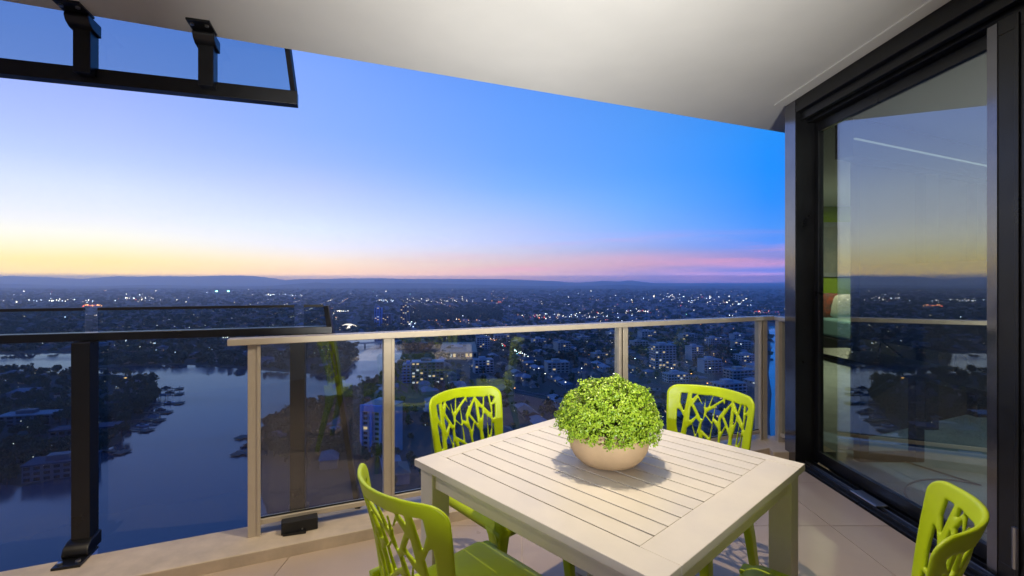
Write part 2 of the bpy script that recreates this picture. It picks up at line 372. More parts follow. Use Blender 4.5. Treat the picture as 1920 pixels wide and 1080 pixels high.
# ------------------------------------------------ houses
def house_variant(w, d, h, kind):
    e = .7; rh = d * .26
    wl = MB().box(-w / 2, w / 2, -d / 2, d / 2, 0, h)
    if kind == 'L': wl.box(-w / 2 + .2, -w / 2 + w * .45, -d / 2 - 4.5, -d / 2 - .01, 0, h)
    rf = MB()
    def hip(x0, x1, y0, y1, z, rh, along='x'):
        if along == 'x':
            r = (y1 - y0) / 2 * (.98 if kind != 'gable' else .02); ym = (y0 + y1) / 2
            rf.add([(x0, y0, z), (x1, y0, z), (x1, y1, z), (x0, y1, z), (x0 + r, ym, z + rh), (x1 - r, ym, z + rh)], [(0, 1, 5, 4), (1, 2, 5), (2, 3, 4, 5), (3, 0, 4), (3, 2, 1, 0)])
        else:
            r = (x1 - x0) / 2 * .98; xm = (x0 + x1) / 2
            rf.add([(x0, y0, z), (x1, y0, z), (x1, y1, z), (x0, y1, z), (xm, y0 + r, z + rh), (xm, y1, z + rh)], [(0, 1, 4), (1, 2, 5, 4), (2, 3, 5), (3, 0, 4, 5), (3, 2, 1, 0)])
    hip(-w / 2 - e, w / 2 + e, -d / 2 - e, d / 2 + e, h, rh)
    if kind == 'L': hip(-w / 2 + .2 - e, -w / 2 + w * .45 + e, -d / 2 - 4.5 - e, 0, h + .02, rh * .82, 'y')
    return wl, rf, (w, d, h)
HV = [house_variant(14, 9.5, 3.0, 'hip'), house_variant(16, 10, 5.6, 'hip'), house_variant(13, 9, 3.1, 'gable'), house_variant(17, 9.5, 3.0, 'L'),
      house_variant(12, 11, 6.0, 'hip'), house_variant(15, 10, 5.8, 'L'), house_variant(20, 11, 3.2, 'gable')]
HM = [(w.mesh('wall', 'house_wall'), r.mesh('roof', 'house_roof'), dim) for w, r, dim in HV]
win_mesh = {k: MB().box(-1, 1, -.12, .1, 0, 1.35).mesh('window', m) for k, m in (('dark', 'window_dark'), ('warm', 'window_warm'), ('cool', 'window_cool'))}

# sites that large buildings take up: (x, y, radius)
sites = []
def site_free(x, y, r): return all((x - a) ** 2 + (y - b_) ** 2 > (r + c) ** 2 for a, b_, c in sites)

# ------------------------------------------------ apartment and commercial buildings
def block(name, label, px, py, w, d, h, storeys, rz, wall, cat='building', group=None, lit=.25, cols=6, slabs=True, roofm='concrete', frame=False, side=True):
    x, y = gp(px, py); cxy = (x, y + d * .5); sites.append((cxy[0], cxy[1], .62 * max(w, d)))
    t = empty(name, (cxy[0], cxy[1], GZ), rz); tag(t, label, cat, group)
    MB().box(-w / 2, w / 2, -d / 2, d / 2, 0, h).build('wall', wall, t)
    rf = MB().box(-w / 2 - .5, w / 2 + .5, -d / 2 - .5, d / 2 + .5, h + .02, h + .7)
    rf = rf.build('roof', roofm, t)
    MB().box(-w * .22, w * .12, -d * .2, d * .25, h + .72, h + 3.4).build('plant_room', wall, rf)
    fh = h / storeys
    if slabs:
        sm = MB().box(-w / 2 - 1.3, w / 2 + .4, -d / 2 - 1.5, -d / 2 - .02, 0, .32).mesh('balcony_slab', 'pale_wall')
        for k in range(1, storeys): link('balcony_slab', sm, t, (0, 0, k * fh))
    ww = w / cols * .62; wh = fh * .52
    wm = {k: MB().box(-ww / 2, ww / 2, -.16, .12, 0, wh).mesh('window', m) for k, m in (('dark', 'window_dark'), ('warm', 'window_warm'), ('cool', 'window_cool'))}
    sidecols = max(2, int(d / (w / cols)))
    for k in range(storeys):
        for c in range(cols):
            q = random.random(); key = 'warm' if q < lit * .7 else ('cool' if q < lit else 'dark')
            link('window', wm[key], t, (-w / 2 + (c + .5) * w / cols, -d / 2 - .06, k * fh + fh * .3))
        if side and x > 0:
            for c in range(sidecols):
                q = random.random(); key = 'warm' if q < lit * .35 else 'dark'
                link('window', wm[key], t, (-w / 2 - .06, -d / 2 + (c + .5) * d / sidecols, k * fh + fh * .3), (0, 0, -pi / 2))
    if frame:
        for c in range(4):
            xx = -w / 2 + c * w / 3
            MB().box(xx - .8, xx + .8, -d / 2 - 1.9, -d / 2 - .45, 0, h + 1.5 if c in (1, 2) else h * .94).build('pier', 'blue_wall', t)
        MB().box(-w / 2 - .8, w / 2 + .8, -d / 2 - 2.05, -d / 2 - .4, h - 2.6, h + 1.2).build('fascia', 'blue_wall', t)
    return t
block('apartment_tower', 'slab tower of nine storeys with lit lower windows, beyond the right glass panel', 1246, 692, 28, 17, 29, 9, R(10), 'pale_wall', lit=.20, cols=6)
block('apartment_tower', 'blue-framed apartment tower with pale floors, behind the second railing post', 712, 856, 20, 15, 31, 10, R(-14), 'pale_wall', lit=.10, cols=5, frame=True)
block('office_block', 'seven-storey office block with yellow lit windows left of the far-left chair', 800, 720, 34, 16, 23, 7, R(8), 'dark_wall', lit=.20, cols=8, roofm='pale_wall', slabs=False)
block('apartment_block', 'narrow blue-walled block beside the lit office block near the river', 764, 718, 12, 14, 19, 6, R(8), 'blue_wall', lit=.08, cols=3)
block('market_hall', 'long hall with wide brown flat roof beside the river bend', 852, 673, 52, 110, 9, 1, R(6), 'cream_wall', lit=.8, cols=9, roofm='brown_roof', slabs=False, side=False)
block('apartment_block', 'six-storey block with white rooftop lamp below the right end of the railing', 1340, 653, 21, 15, 16, 6, R(16), 'pale_wall', lit=.06, cols=5)
block('waterfront_block', 'wide grey-roofed waterfront block nearest the right railing post', 1372, 740, 30, 16, 10, 3, R(16), 'pale_wall', lit=.05, cols=6)
block('waterfront_block', 'grey-roofed waterfront block just above the wide one by the right post', 1392, 712, 30, 16, 10, 3, R(16), 'cream_wall', lit=.05, cols=6)
block('waterfront_block', 'pale waterfront block half hidden by the right railing post', 1402, 682, 26, 15, 11, 4, R(16), 'pale_wall', lit=.10, cols=6)
block('apartment_block', 'low terrace of white windows left of the far-right chair', 1270, 718, 24, 13, 9, 3, R(12), 'pale_wall', lit=.06, cols=7)
block('distant_tower', 'pale blue tower with red beacon far across the river', 708, 614, 17, 17, 47, 14, R(6), 'blue_wall', lit=.12, cols=3, slabs=False)
block('distant_tower', 'squat dark tower beside the pale blue tower with the beacon', 724, 613, 20, 16, 31, 10, R(6), 'dark_wall', lit=.22, cols=4, slabs=False)
block('distant_tower', 'dark tower with teal lit crown far beyond the middle of the railing', 758, 611, 21, 18, 52, 14, R(6), 'dark_wall', lit=.20, cols=4, slabs=False)
block('peninsula_block', 'slate-roofed apartment block at the near tip of the peninsula', 96, 900, 30, 14, 9, 3, R(22), 'dark_wall', lit=.03, cols=7, roofm='slate_roof', slabs=False)
block('peninsula_block', 'long low block with a row of lit balconies on the peninsula', 150, 824, 38, 12, 7, 2, R(18), 'dark_wall', lit=.0, cols=8, roofm='slate_roof', slabs=False)
block('peninsula_block', 'dark low block in the trees at the left of the peninsula', 40, 800, 34, 13, 8, 3, R(14), 'dark_wall', lit=.04, cols=6, slabs=False)
rb = random.Random(5)
mids = [(905, 655), (940, 642), (1010, 650), (1055, 662), (1095, 642), (1125, 676), (1200, 655), (1215, 634), (1292, 640), (1305, 676), (1385, 640), (1150, 632), (1335, 700), (1045, 700), (905, 700), (1392, 655)]
for i, (px, py) in enumerate(mids):
    st = rb.choice([3, 4, 4, 5, 6]); w = rb.uniform(18, 32)
    zone = 'left of the plant' if px < 1060 else ('behind the plant' if px < 1235 else 'above the far-right chair')
    block('mid_rise', 'low mid-rise block among the houses ' + zone, px, py, w, rb.uniform(12, 17), st * 3.1, st, R(rb.choice([10, 16, 16, 20])), rb.choice(['pale_wall', 'cream_wall', 'concrete', 'pale_wall']),
          group='mid-rise blocks ' + zone, lit=.10, cols=5, slabs=rb.random() < .6, side=False)

cand = []
for ki in range(-14, 20):
    for sgn in (-1, 1):
        p = -2600.0
        while p < 820:
            p += random.choice([16.5, 17.5, 19, 21, 24])
            if abs(((p + PS / 2) % PS) - PS / 2) < 13: continue
            q = ki * QS + sgn * (18.5 if ki else 22) + random.uniform(-2, 2)
            x, y = pq(p, q)
            if y < 215 or abs(x / y) > 1.25: continue
            cand.append((x, y, atan2(d1[1], d1[0]) + (0 if sgn > 0 else pi) + R(random.choice([0, 0, 0, 90, 3, -3])), random.random()))
cx_ = np.array([c[0] for c in cand]); cy_ = np.array([c[1] for c in cand])
wet = on_water(cx_, cy_)
for dx, dy in ((16, 0), (-16, 0), (0, 18), (0, -18)): wet |= on_water(cx_ + dx, cy_ + dy)
penin = [gp(*p) for p in [(-300, 716), (0, 704), (230, 704), (297, 726), (284, 760), (224, 830), (178, 852), (120, 896), (0, 908), (-300, 960)]]
park = [gp(*p) for p in [(780, 600), (930, 600), (945, 585), (770, 585)]]
inpen = poly_in(penin, cx_, cy_)
farleft = (cx_ / cy_ < -.30) & ~inpen
keep = ~wet & ~poly_in(park, cx_, cy_)
houses = []
for i, c in enumerate(cand):
    if not keep[i] or not site_free(c[0], c[1], 9): continue
    if inpen[i] and random.random() < .55: continue
    if farleft[i] and random.random() < .55: continue
    if c[3] < .10: continue
    houses.append((c[0], c[1], c[2], inpen[i]))
houses.sort(key=lambda h: h[1] + 1.6 * max(0, abs(h[0]) - .52 * h[1]) + (0 if h[0] / h[1] < .55 or h[3] else 900))
vis = [h for h in houses if -1.08 < h[0] / h[1] < .57]
near = vis[:230]; nearset = set(id(h) for h in near); rest = [h for h in houses if id(h) not in nearset]
for i, (x, y, rz, pen) in enumerate(near):
    vi = random.randrange(len(HM)); wm_, rm_, (w, d, h) = HM[vi]; s = random.uniform(.9, 1.12)
    t = empty('house', (x, y, GZ), rz); t.scale = (s, s, s)
    px = 960 + F * x / y; kind = ['single-storey hip-roofed', 'two-storey hip-roofed', 'gable-roofed', 'single-storey L-shaped', 'square two-storey', 'two-storey L-shaped', 'long gable-roofed'][vi]
    zone = 'in the trees on the river peninsula' if pen else ('by the river bank behind the railing posts' if px < 760 else 'in the suburb left of the plant' if px < 1060 else 'in the suburb behind the plant' if px < 1235 else 'in the suburb above the far-right chair')
    tag(t, kind + ' house ' + zone, 'house', kind + ' houses ' + zone)
    link('wall', wm_, t); link('roof', rm_, t)
    if y < 760:
        face = pi - rz   # the long side that looks to the balcony
        sy = -1 if cos(rz) > 0 else 1
        for k, xx in enumerate((-.28, .1, .34)):
            q = random.random(); key = 'warm' if q < .10 else ('cool' if q < .13 else 'dark')
            yy = sy * (d / 2 + .02)
            link('window', win_mesh[key], t, (xx * w, yy, h - 2.1), (0, 0, 0 if sy < 0 else pi))
# houses farther off than the ones above, too small to pick apart
def quadify(mb):
    V = np.array(mb.v, float); Fq = np.array([f if len(f) == 4 else (*f, f[2]) for f in mb.f]); return V, mb.f
def merge(name, items, mats, label, cat):
    """items: (verts, tri faces, mat index, x, y, z, rz, scale xyz)"""
    Vs, Fs, Ms = [], [], []; off = 0
    for V, T, mi, x, y, z, rz, s in items:
        c, s_ = cos(rz), sin(rz); P = V * np.array(s); Q = np.stack([P[:, 0] * c - P[:, 1] * s_ + x, P[:, 0] * s_ + P[:, 1] * c + y, P[:, 2] + z], 1)
        Vs.append(Q); Fs.append(T + off); Ms.append(np.full(len(T), mi)); off += len(V)
    o = link(name, npmesh(name, np.concatenate(Vs), np.concatenate(Fs), mats, np.concatenate(Ms)))
    return tag(o, label, cat, None, 'stuff')
def tris(mb):
    out = []
    for f in mb.f:
        for k in range(1, len(f) - 1): out.append((f[0], f[k], f[k + 1]))
    return np.array(mb.v, float), np.array(out)
HT = [(tris(w), tris(r)) for w, r, _ in HV]
items = []
for x, y, rz, pen in rest:
    (wv, wf), (rv, rf_) = random.choice(HT)
    items.append((wv, wf, 0, x, y, GZ, rz, (1, 1, 1))); items.append((rv, rf_, 1, x, y, GZ, rz, (1, 1, 1)))
for k in range(1500):          # roofs of the outer suburbs
    Y = random.uniform(2300, 5600); X = Y * random.uniform(-1.2, .85); (wv, wf), (rv, rf_) = random.choice(HT)
    s = random.choice([1, 1, 1.3, 2.2]); rz = random.choice([0, 1.57]) + .28
    items.append((wv, wf, 0, X, Y, GZ, rz, (s, s, 1.1))); items.append((rv, rf_, 1, X, Y, GZ, rz, (s, s, 1.1)))
merge('distant_houses', items, ['walls_far', 'roofs_far'], 'far suburb of small houses fading towards the hills', 'suburb')

# ------------------------------------------------ trees
def crown(seed, n, leaf, rx=3.6, rz_=3.2, zc=5.6):
    r = np.random.default_rng(seed); nb = 9
    bc = r.normal(0, 1, (nb, 3)); bc /= np.linalg.norm(bc, axis=1)[:, None]; bc *= r.uniform(.35, .8, (nb, 1)) * np.array([rx, rx, rz_]); br = r.uniform(.34, .6, nb) * rx
    k = r.integers(0, nb, n); d = r.normal(0, 1, (n, 3)); d /= np.linalg.norm(d, axis=1)[:, None]
    c = bc[k] + d * br[k][:, None] * r.uniform(.55, 1.08, (n, 1)) * np.array([1, 1, .85]); c[:, 2] += zc
    a = d + r.normal(0, .7, (n, 3)); a /= np.linalg.norm(a, axis=1)[:, None]
    u = np.cross(a, r.normal(0, 1, (n, 3))); u /= np.linalg.norm(u, axis=1)[:, None]; v = np.cross(a, u)
    s = leaf * r.uniform(.6, 1.35, (n, 1)); q = r.uniform(.5, 1, (n, 1))
    V = np.stack([c - u * s, c - v * s * q, c + u * s, c + v * s * q], 1).reshape(-1, 3)
    Fq = np.arange(4 * n).reshape(n, 4); return V, Fq
crowns = [npmesh('crown', *crown(40 + i, 420, .52, 3.2 + .5 * (i % 3), 2.6 + .6 * (i % 2), 5.2 + .3 * (i % 3)), 'foliage' if i % 2 else 'foliage_dark') for i in range(6)]
def trunk_mesh(seed):
    r = random.Random(seed); b_ = MB()
    b_.tube([(0, 0, 0), (.1, .05, 1.6), (.05, .12, 3.4), (.2, 0, 5.2)], [.34, .26, .2, .08], 7)
    for k in range(4):
        a = k * 1.6 + r.random(); b_.tube([(.05, .1, 2.6 + k * .3), (.8 * cos(a), .8 * sin(a), 3.9 + k * .3), (1.7 * cos(a), 1.7 * sin(a), 5 + k * .3)], [.14, .1, .05], 5)
    return b_.mesh('trunk', 'bark', True)
trunks = [trunk_mesh(i) for i in range(3)]
tree_spots = []
def try_tree(x, y, s, zone):
    if on_water(x, y) or not site_free(x, y, 2): return
    tree_spots.append((x, y, s, zone))
rt = random.Random(21)
for h in houses[:900]:
    if h[1] > 1100: continue
    for k in range(2 if not h[3] else 4):
        a = rt.uniform(0, 6.28); dd = rt.uniform(11, 17); try_tree(h[0] + dd * cos(a), h[1] + dd * sin(a), rt.uniform(.55, 1.25), 'pen' if h[3] else 'sub')
def along(pxs, n, spread, zone, smin=.8, smax=1.5):
    pts = [gp(*p) for p in pxs]
    for k in range(n):
        i = rt.randrange(len(pts) - 1); f_ = rt.random(); x = pts[i][0] * (1 - f_) + pts[i + 1][0] * f_ + rt.gauss(0, spread); y = pts[i][1] * (1 - f_) + pts[i + 1][1] * f_ + rt.gauss(0, spread)
        try_tree(x, y, rt.uniform(smin, smax), zone)
along([(0, 704), (40, 697), (110, 700), (180, 700), (228, 704), (272, 712), (297, 726), (300, 738), (284, 760), (262, 792), (240, 806), (224, 830), (196, 846), (178, 852), (150, 880), (120, 896), (40, 914)], 230, 9, 'pen')
for k in range(420):
    x, y = gp(rt.uniform(-60, 296), rt.uniform(700, 905))
    if poly_in(penin, x, y): try_tree(x, y, rt.uniform(.8, 1.5), 'pen')
along([(764, 668), (744, 688), (718, 708), (692, 726), (664, 738), (642, 752), (587, 768), (532, 788), (484, 816), (474, 868)], 170, 8, 'bank', .6, 1.2)
along([(632, 640), (655, 648), (668, 662), (664, 682), (648, 697), (622, 704), (560, 700), (465, 693), (380, 686), (300, 684), (200, 690)], 300, 9, 'far', .8, 1.4)
for k in range(260): x, y = gp(rt.uniform(500, 760), rt.uniform(745, 870)); try_tree(x, y, rt.uniform(.8, 1.4), 'bank')
def hidden(s):
    x, y = s[0], s[1]; px = 960 + F * x / y; py = HY + F * 104 / y
    return px < -10 or px > 1445 or py > 905 or (560 < px < 0)
viewable = [s for s in tree_spots if not hidden(s)]
viewable.sort(key=lambda s: -(s[2] / s[1]))
zl = {'pen': ('leafy tree on the wooded river peninsula at left', 'trees on the peninsula'), 'sub': ('leafy street tree among the suburban houses', 'street trees among the houses'),
      'bank': ('leafy tree on the near river bank behind the railing posts', 'trees on the near river bank'), 'far': ('dark leafy tree on the far river bank', 'trees on the far bank')}
NT = 230
def tree_label(x, y, s_, zone):
    px = 960 + F * x / y; py = HY + F * 110 / y; size = 'tall' if s_ > 1.25 else ('small' if s_ < .85 else 'medium')
    if zone == 'pen': w = ('left of the black screen post' if px < 150 else 'right of the black screen post') + (' near the far shore' if py < 745 else ' in the middle' if py < 820 else ' near the closest shore') + ' of the peninsula'
    elif zone == 'bank': w = 'on the near bank ' + ('behind the first glass panel' if px < 600 else 'right of the slanting screen edge' if px < 690 else 'around the blue-framed tower' if px < 760 else 'left of the far-left chair')
    elif zone == 'far': w = 'on the far river bank ' + ('behind the black screen' if px < 620 else 'beside the bright water')
    else: w = 'among the houses ' + ('left of the far-left chair' if px < 830 else 'between the far-left chair and plant' if px < 1060 else 'behind the plant' if px < 1235 else 'above the far-right chair')
    return f'{size} leafy tree {w}', f'{size} trees {w}'
for i, (x, y, s_, zone) in enumerate(viewable[:NT]):
    t = empty('tree', (x, y, GZ), rt.uniform(0, 6.28)); t.scale = (s_, s_, s_ * rt.uniform(.9, 1.15)); lb, gr = tree_label(x, y, s_, zone); tag(t, lb, 'tree', gr)
    link('trunk', trunks[i % 3], t); link('crown', crowns[i % 6], t)
chosen = set(viewable[:NT]); items = []
def tri4(V, Fq): return V, np.concatenate([Fq[:, [0, 1, 2]], Fq[:, [0, 2, 3]]])
CT = [tri4(*crown(80 + i, 85, 1.05)) for i in range(6)]
for s in tree_spots:
    if s in chosen: continue
    V, T = rt.choice(CT); items.append((V, T, rt.randrange(2), s[0], s[1], GZ - .5, rt.uniform(0, 6.28), (s[2],) * 3))
CT2 = [tri4(*crown(100 + i, 44, 1.5)) for i in range(5)]
for k in range(7000):          # street trees and woods towards the hills
    Y = 640 * (6200 / 640) ** rt.random(); X = Y * rt.uniform(-1.25, .75)
    if on_water(X, Y) or (Y < 1500 and X / Y > -.24 and rt.random() < .35): continue
    V, T = rt.choice(CT2); s = rt.uniform(.9, 1.7) * (1 + Y / 2600)
    items.append((V, T, rt.randrange(2), X, Y, GZ - 1, rt.uniform(0, 6.28), (s * 1.2, s * 1.2, s * .8 / (1 + Y / 6000))))
for k in range(900):           # the dark park beyond the river
    px = rt.uniform(770, 940); py = rt.uniform(577, 603); X, Y = gp(px, py); V, T = rt.choice(CT2); items.append((V, T, 1, X, Y, GZ - 1, rt.uniform(0, 6.28), (2, 2, 1.4)))
merge('distant_woods', items, ['foliage', 'foliage_dark'], 'far trees and parkland spread through the city', 'woods')

# palms at the water's edge
def palm(px, py, hgt, label):
    x, y = gp(px, py); t = empty('palm_tree', (x, y, GZ), random.uniform(0, 6)); tag(t, label, 'palm tree', 'palms by the river')
    MB().tube([(0, 0, 0), (.2, 0, hgt * .4), (.5, .1, hgt * .8), (.6, .1, hgt)], [.3, .22, .18, .16], 7).build('trunk', 'bark', t, smooth=True)
    b_ = MB()
    for k in range(18):
        a = k * 2.4; up = .9 - .09 * k; n = 6; Lf = 3.4; pts = []
        for j in range(n): u = j / (n - 1); pts.append(Vector((.6 + cos(a) * Lf * u, .1 + sin(a) * Lf * u, hgt + up * u * 2 - 2.4 * u * u)))
        sd = Vector((-sin(a), cos(a), 0))
        for j in range(n - 1):
            w0 = .55 * sin(pi * (j / (n - 1)) * .9 + .15); w1_ = .55 * sin(pi * ((j + 1) / (n - 1)) * .9 + .15)
            b_.add([pts[j] - sd * w0 - Vector((0, 0, w0 * .6)), pts[j], pts[j + 1], pts[j + 1] - sd * w1_ - Vector((0, 0, w1_ * .6))], [(0, 1, 2, 3)])
            b_.add([pts[j] + sd * w0 - Vector((0, 0, w0 * .6)), pts[j], pts[j + 1], pts[j + 1] + sd * w1_ - Vector((0, 0, w1_ * .6))], [(3, 2, 1, 0)])
    b_.build('crown', 'palm_leaf', t)
palm(675, 730, 14, 'tall palm on the bank against the bright water'); palm(690, 724, 10, 'shorter palm right of the tall one against the bright water')

# ------------------------------------------------ bridge, jetties and boats
bx0 = gp(640, 653); bx1 = gp(752, 645)
br = empty('footbridge', (*bx0, GZ)); tag(br, 'slim low bridge crossing the bright reach of the river', 'bridge')
dv = Vector((bx1[0] - bx0[0], bx1[1] - bx0[1], 0)); bl = dv.length; bd = dv.normalized()
MB().bar((0, 0, 5.5), bd * bl + Vector((0, 0, 5.5)), 6, 1.1).build('deck', 'concrete', br)
for sgn in (-1, 1): MB().bar(Vector((-bd.y, bd.x, 0)) * 2.8 * sgn + Vector((0, 0, 7)), bd * bl + Vector((-bd.y, bd.x, 0)) * 2.8 * sgn + Vector((0, 0, 7)), .2, .3).build('parapet', 'concrete', br)
for f_ in (.12, .38, .64, .88): MB().bar(bd * bl * f_, bd * bl * f_ + Vector((0, 0, 4.9)), 1.6, 3).build('pier', 'concrete', br)
def boat(x, y, rz, s, label, dark=False):
    t = empty('boat', (x, y, GZ + .35), rz); t.scale = (s, s, s); tag(t, label, 'boat', None)
    rings = []
    for u, w, z0 in ((-4.5, 1.35, .1), (-2, 1.6, -.1), (1, 1.55, -.1), (3, 1.0, .1), (4.6, .12, .5)):
        rings.append([(u, -w, 1.15 + .1 * (u > 2)), (u, -w * .7, z0), (u, 0, z0 - .2), (u, w * .7, z0), (u, w, 1.15 + .1 * (u > 2))])
    MB().loft(rings).build('hull', 'boat_dark' if dark else 'boat_white', t)
    MB().loft([[(-2.2, -1.05, 1.16), (1.6, -.9, 1.16), (1.6, .9, 1.16), (-2.2, 1.05, 1.16)], [(-2, -.9, 2.3), (.7, -.75, 2.3), (.7, .75, 2.3), (-2, .9, 2.3)]]).build('cabin', 'boat_dark', t)
    return t
def jetty(px, py, length, ang, label, nb=1):
    x, y = gp(px, py); t = empty('jetty', (x, y, GZ), ang); tag(t, label, 'jetty')
    MB().box(-4, length, -1.1, 1.1, 1.0, 1.35).build('deck', 'timber', t)
    MB().box(length - 5, length + 1.5, -4, 4, .95, 1.3).build('pontoon', 'timber', t)
    for k in range(4): link('pile', pile_mesh, t, (length * (k + .6) / 4, 1.3 if k % 2 else -1.3, 0))
    return t
pile_mesh = MB().tube([(0, 0, -.5), (0, 0, 3.4)], .22, 8).mesh('pile', 'timber')
jt = [(292, 733, 22, .35, 'jetty nearest the tip of the peninsula'), (296, 742, 20, .25, 'second jetty from the tip of the peninsula'), (284, 760, 24, .2, 'middle jetty with a shelter on the peninsula shore'),
      (274, 776, 18, .1, 'short jetty below the middle one on the peninsula'), (262, 790, 17, .0, 'fourth jetty down the peninsula shore'), (240, 808, 17, -.1, 'fifth jetty down the peninsula shore'), (200, 848, 14, -.2, 'lowest jetty on the peninsula beside the black post'),
      (484, 826, 16, pi - .3, 'upper jetty on the near bank beside the cream post'), (484, 856, 16, pi - .2, 'lower jetty on the near bank beside the cream post')]
for px, py, ln, an, lb in jt: jetty(px, py, ln, an, lb)
for px, py, rz, lb, dk in [(312, 728, .4, 'dark boat moored off the tip of the peninsula', True), (319, 737, .2, 'dark boat outermost off the peninsula', True), (318, 757, .2, 'white boat at the middle peninsula jetty', False),
                       (302, 770, .1, 'dark boat below the middle peninsula jetty', True), (291, 781, 0, 'dark boat moored near the fourth peninsula jetty', True), (268, 800, .1, 'white boat moored near the fifth peninsula jetty', False), (462, 838, 1.2, 'dark boat moored beside the cream railing post', True)]:
    x, y = gp(px, py); boat(x, y, rz, .9, lb, dk)
for i, (px, py, lb) in enumerate([(306, 748, 'small roofed shelter on the middle peninsula jetty'), (288, 790, 'small roofed shelter on the fourth peninsula jetty')]):
    x, y = gp(px, py); t = empty('boat_shelter', (x, y, GZ + .35), .2); tag(t, lb, 'shelter')
    for a in (-3, 3):
        for b2 in (-2, 2): MB().box(a - .15, a + .15, b2 - .15, b2 + .15, -1, 3.2).build('post', 'timber', t)
    MB().add([(-4, -3, 3.2), (4, -3, 3.2), (4, 3, 3.2), (-4, 3, 3.2), (-2, 0, 4.8), (2, 0, 4.8)], [(0, 1, 5, 4), (1, 2, 5), (2, 3, 4, 5), (3, 0, 4), (3, 2, 1, 0)]).build('roof', 'boat_dark', t)
x, y = gp(252, 712); t = empty('riverside_pavilion', (x, y, GZ), .2); tag(t, 'orange lit pavilion at the top of the peninsula', 'pavilion')
MB().box(-9, 9, -4, 4, 3.6, 4.2).build('roof', 'brown_roof', t); MB().box(-9, 9, -.3, .3, 0, 3.58).build('wall', 'brown_roof', t)
for k in range(4): MB().box(-8 + k * 4.6, -5.6 + k * 4.6, -4.1, -3.6, 2.4, 3.4).build('lamp', 'dock_glow', t)
for k in range(4): MB().box(-8.7 + k * 5.8, -8.3 + k * 5.8, -3.6, -3.2, 0, 3.55).build('post', 'timber', t)

# ------------------------------------------------ city lights
ico = bmesh.new(); bmesh.ops.create_icosphere(ico, subdivisions=1, radius=1); ico.verts.ensure_lookup_table()
IV = np.array([v.co[:] for v in ico.verts]); IF = np.array([[v.index for v in f.verts] for f in ico.faces]); ico.free()
LM = ['lamp_white', 'lamp_orange', 'lamp_red', 'lamp_teal', 'lamp_blue', 'lamp_dim']
items = []; rl = random.Random(99)
def dot(x, y, z, mi, k=1.0):
    r = max(.12, sqrt(x * x + y * y) / 481 * .27 * k); items.append((IV, IF, mi, x, y, z, 0, (r, r, r)))
def pick(): return rl.choices(range(6), [30, 14, 5, 5, 22, 60])[0]
for k in range(230):
    py = 546 + 66 * rl.random() ** 1.25; px = rl.uniform(-600, 1650)
    if 775 < px < 945 and 574 < py < 600: continue
    if px < 640 and py > 580 and rl.random() < .6: continue
    X, Y = gp(px, py)
    if on_water(X, Y): continue
    dot(X, Y, GZ + rl.uniform(8, 22), pick(), rl.uniform(.45, 1.15))
clusters = [(1090, 591, 60, 4.5, 70, [4, 4, 0, 0, 5, 5]), (1190, 583, 45, 3, 46, [4, 0, 2, 1, 5]), (1010, 594, 40, 4, 30, [1, 5, 0, 2]), (940, 566, 7, 5, 16, [1, 1, 2, 5]), (720, 563, 16, 3, 16, [4, 0, 4]), (830, 563, 60, 4, 40, [5, 0]),
            (1245, 556, 40, 5, 30, [4, 0, 5]), (1375, 568, 30, 4, 26, [0, 5, 4]), (770, 607, 9, 4, 14, [3, 0, 4]), (170, 573, 18, 2.5, 22, [2, 1, 1]), (120, 563, 60, 3, 30, [0, 4]), (260, 560, 40, 4, 30, [0, 4, 5]), (520, 553, 40, 2, 24, [4, 4, 0]),
            (640, 583, 14, 1, 16, [4, 0]), (627, 594, 5, 5, 10, [0, 1, 4]), (865, 600, 60, 3, 16, [1, 1, 0]), (1420, 585, 26, 2, 22, [2, 5, 2]), (425, 630, 12, 3, 10, [0, 5]), (285, 644, 7, 1.5, 10, [0, 5, 4]), (1330, 560, 70, 6, 36, [4, 5, 0])]
for cx0, cy0, sx, sy, n, pal in clusters:
    for k in range(n):
        X, Y = gp(rl.gauss(cx0, sx * .6), max(544, rl.gauss(cy0, sy * .6)), 8); dot(X, Y, GZ + 8, rl.choice(pal), rl.uniform(.5, 1.25))
for kq in range(-12, 18):      # street lamps in rows along the roads
    if rl.random() < .45 and kq: continue
    for kp in range(-60, 12):
        if rl.random() < .38: continue
        X, Y = pq(kp * 36.0, kq * QS + 5)
        if Y < 560 or on_water(X, Y) or abs(X / Y) > 1.3: continue
        dot(X, Y, GZ + 8.5, 5 if rl.random() < .7 else (1 if kq % 2 else 0), rl.uniform(.4, .8))
for k in range(60):            # the lit avenue and the cars on it
    f_ = rl.random(); px = 893 + 95 * f_ ** .8; py = 622 + 46 * f_ ** .8; X, Y = gp(px + rl.gauss(0, 3), py + rl.gauss(0, 1.2), 6)
    dot(X, Y, GZ + 6, rl.choice([0, 4, 4, 3, 1, 2] if f_ > .35 else [2, 1, 5, 4]), rl.uniform(.6, 1.5))
for k in range(190):           # lit windows, verandas and gardens between the houses
    px = rl.uniform(745, 1440); py = 622 + 190 * rl.random() ** 1.6; X, Y = gp(px, py, 4)
    if not on_water(X, Y): dot(X, Y, GZ + 4, rl.choice([0, 0, 4, 5, 5, 5, 1]), rl.uniform(.4, .95))
for k in range(46):
    px = rl.uniform(-20, 300); py = rl.uniform(628, 890); X, Y = gp(px, py, 6)
    if not on_water(X, Y): dot(X, Y, GZ + 9, rl.choice([0, 4, 5, 5]), rl.uniform(.4, .8))
for k in range(36):
    px = rl.uniform(190, 640); py = rl.uniform(600, 672); X, Y = gp(px, py, 6)
    if not on_water(X, Y): dot(X, Y, GZ + 12, rl.choice([0, 4, 5, 5]), rl.uniform(.5, .9))
merge('city_lights', items, LM, 'scattered lamps and lit windows across the far city', 'city lights')
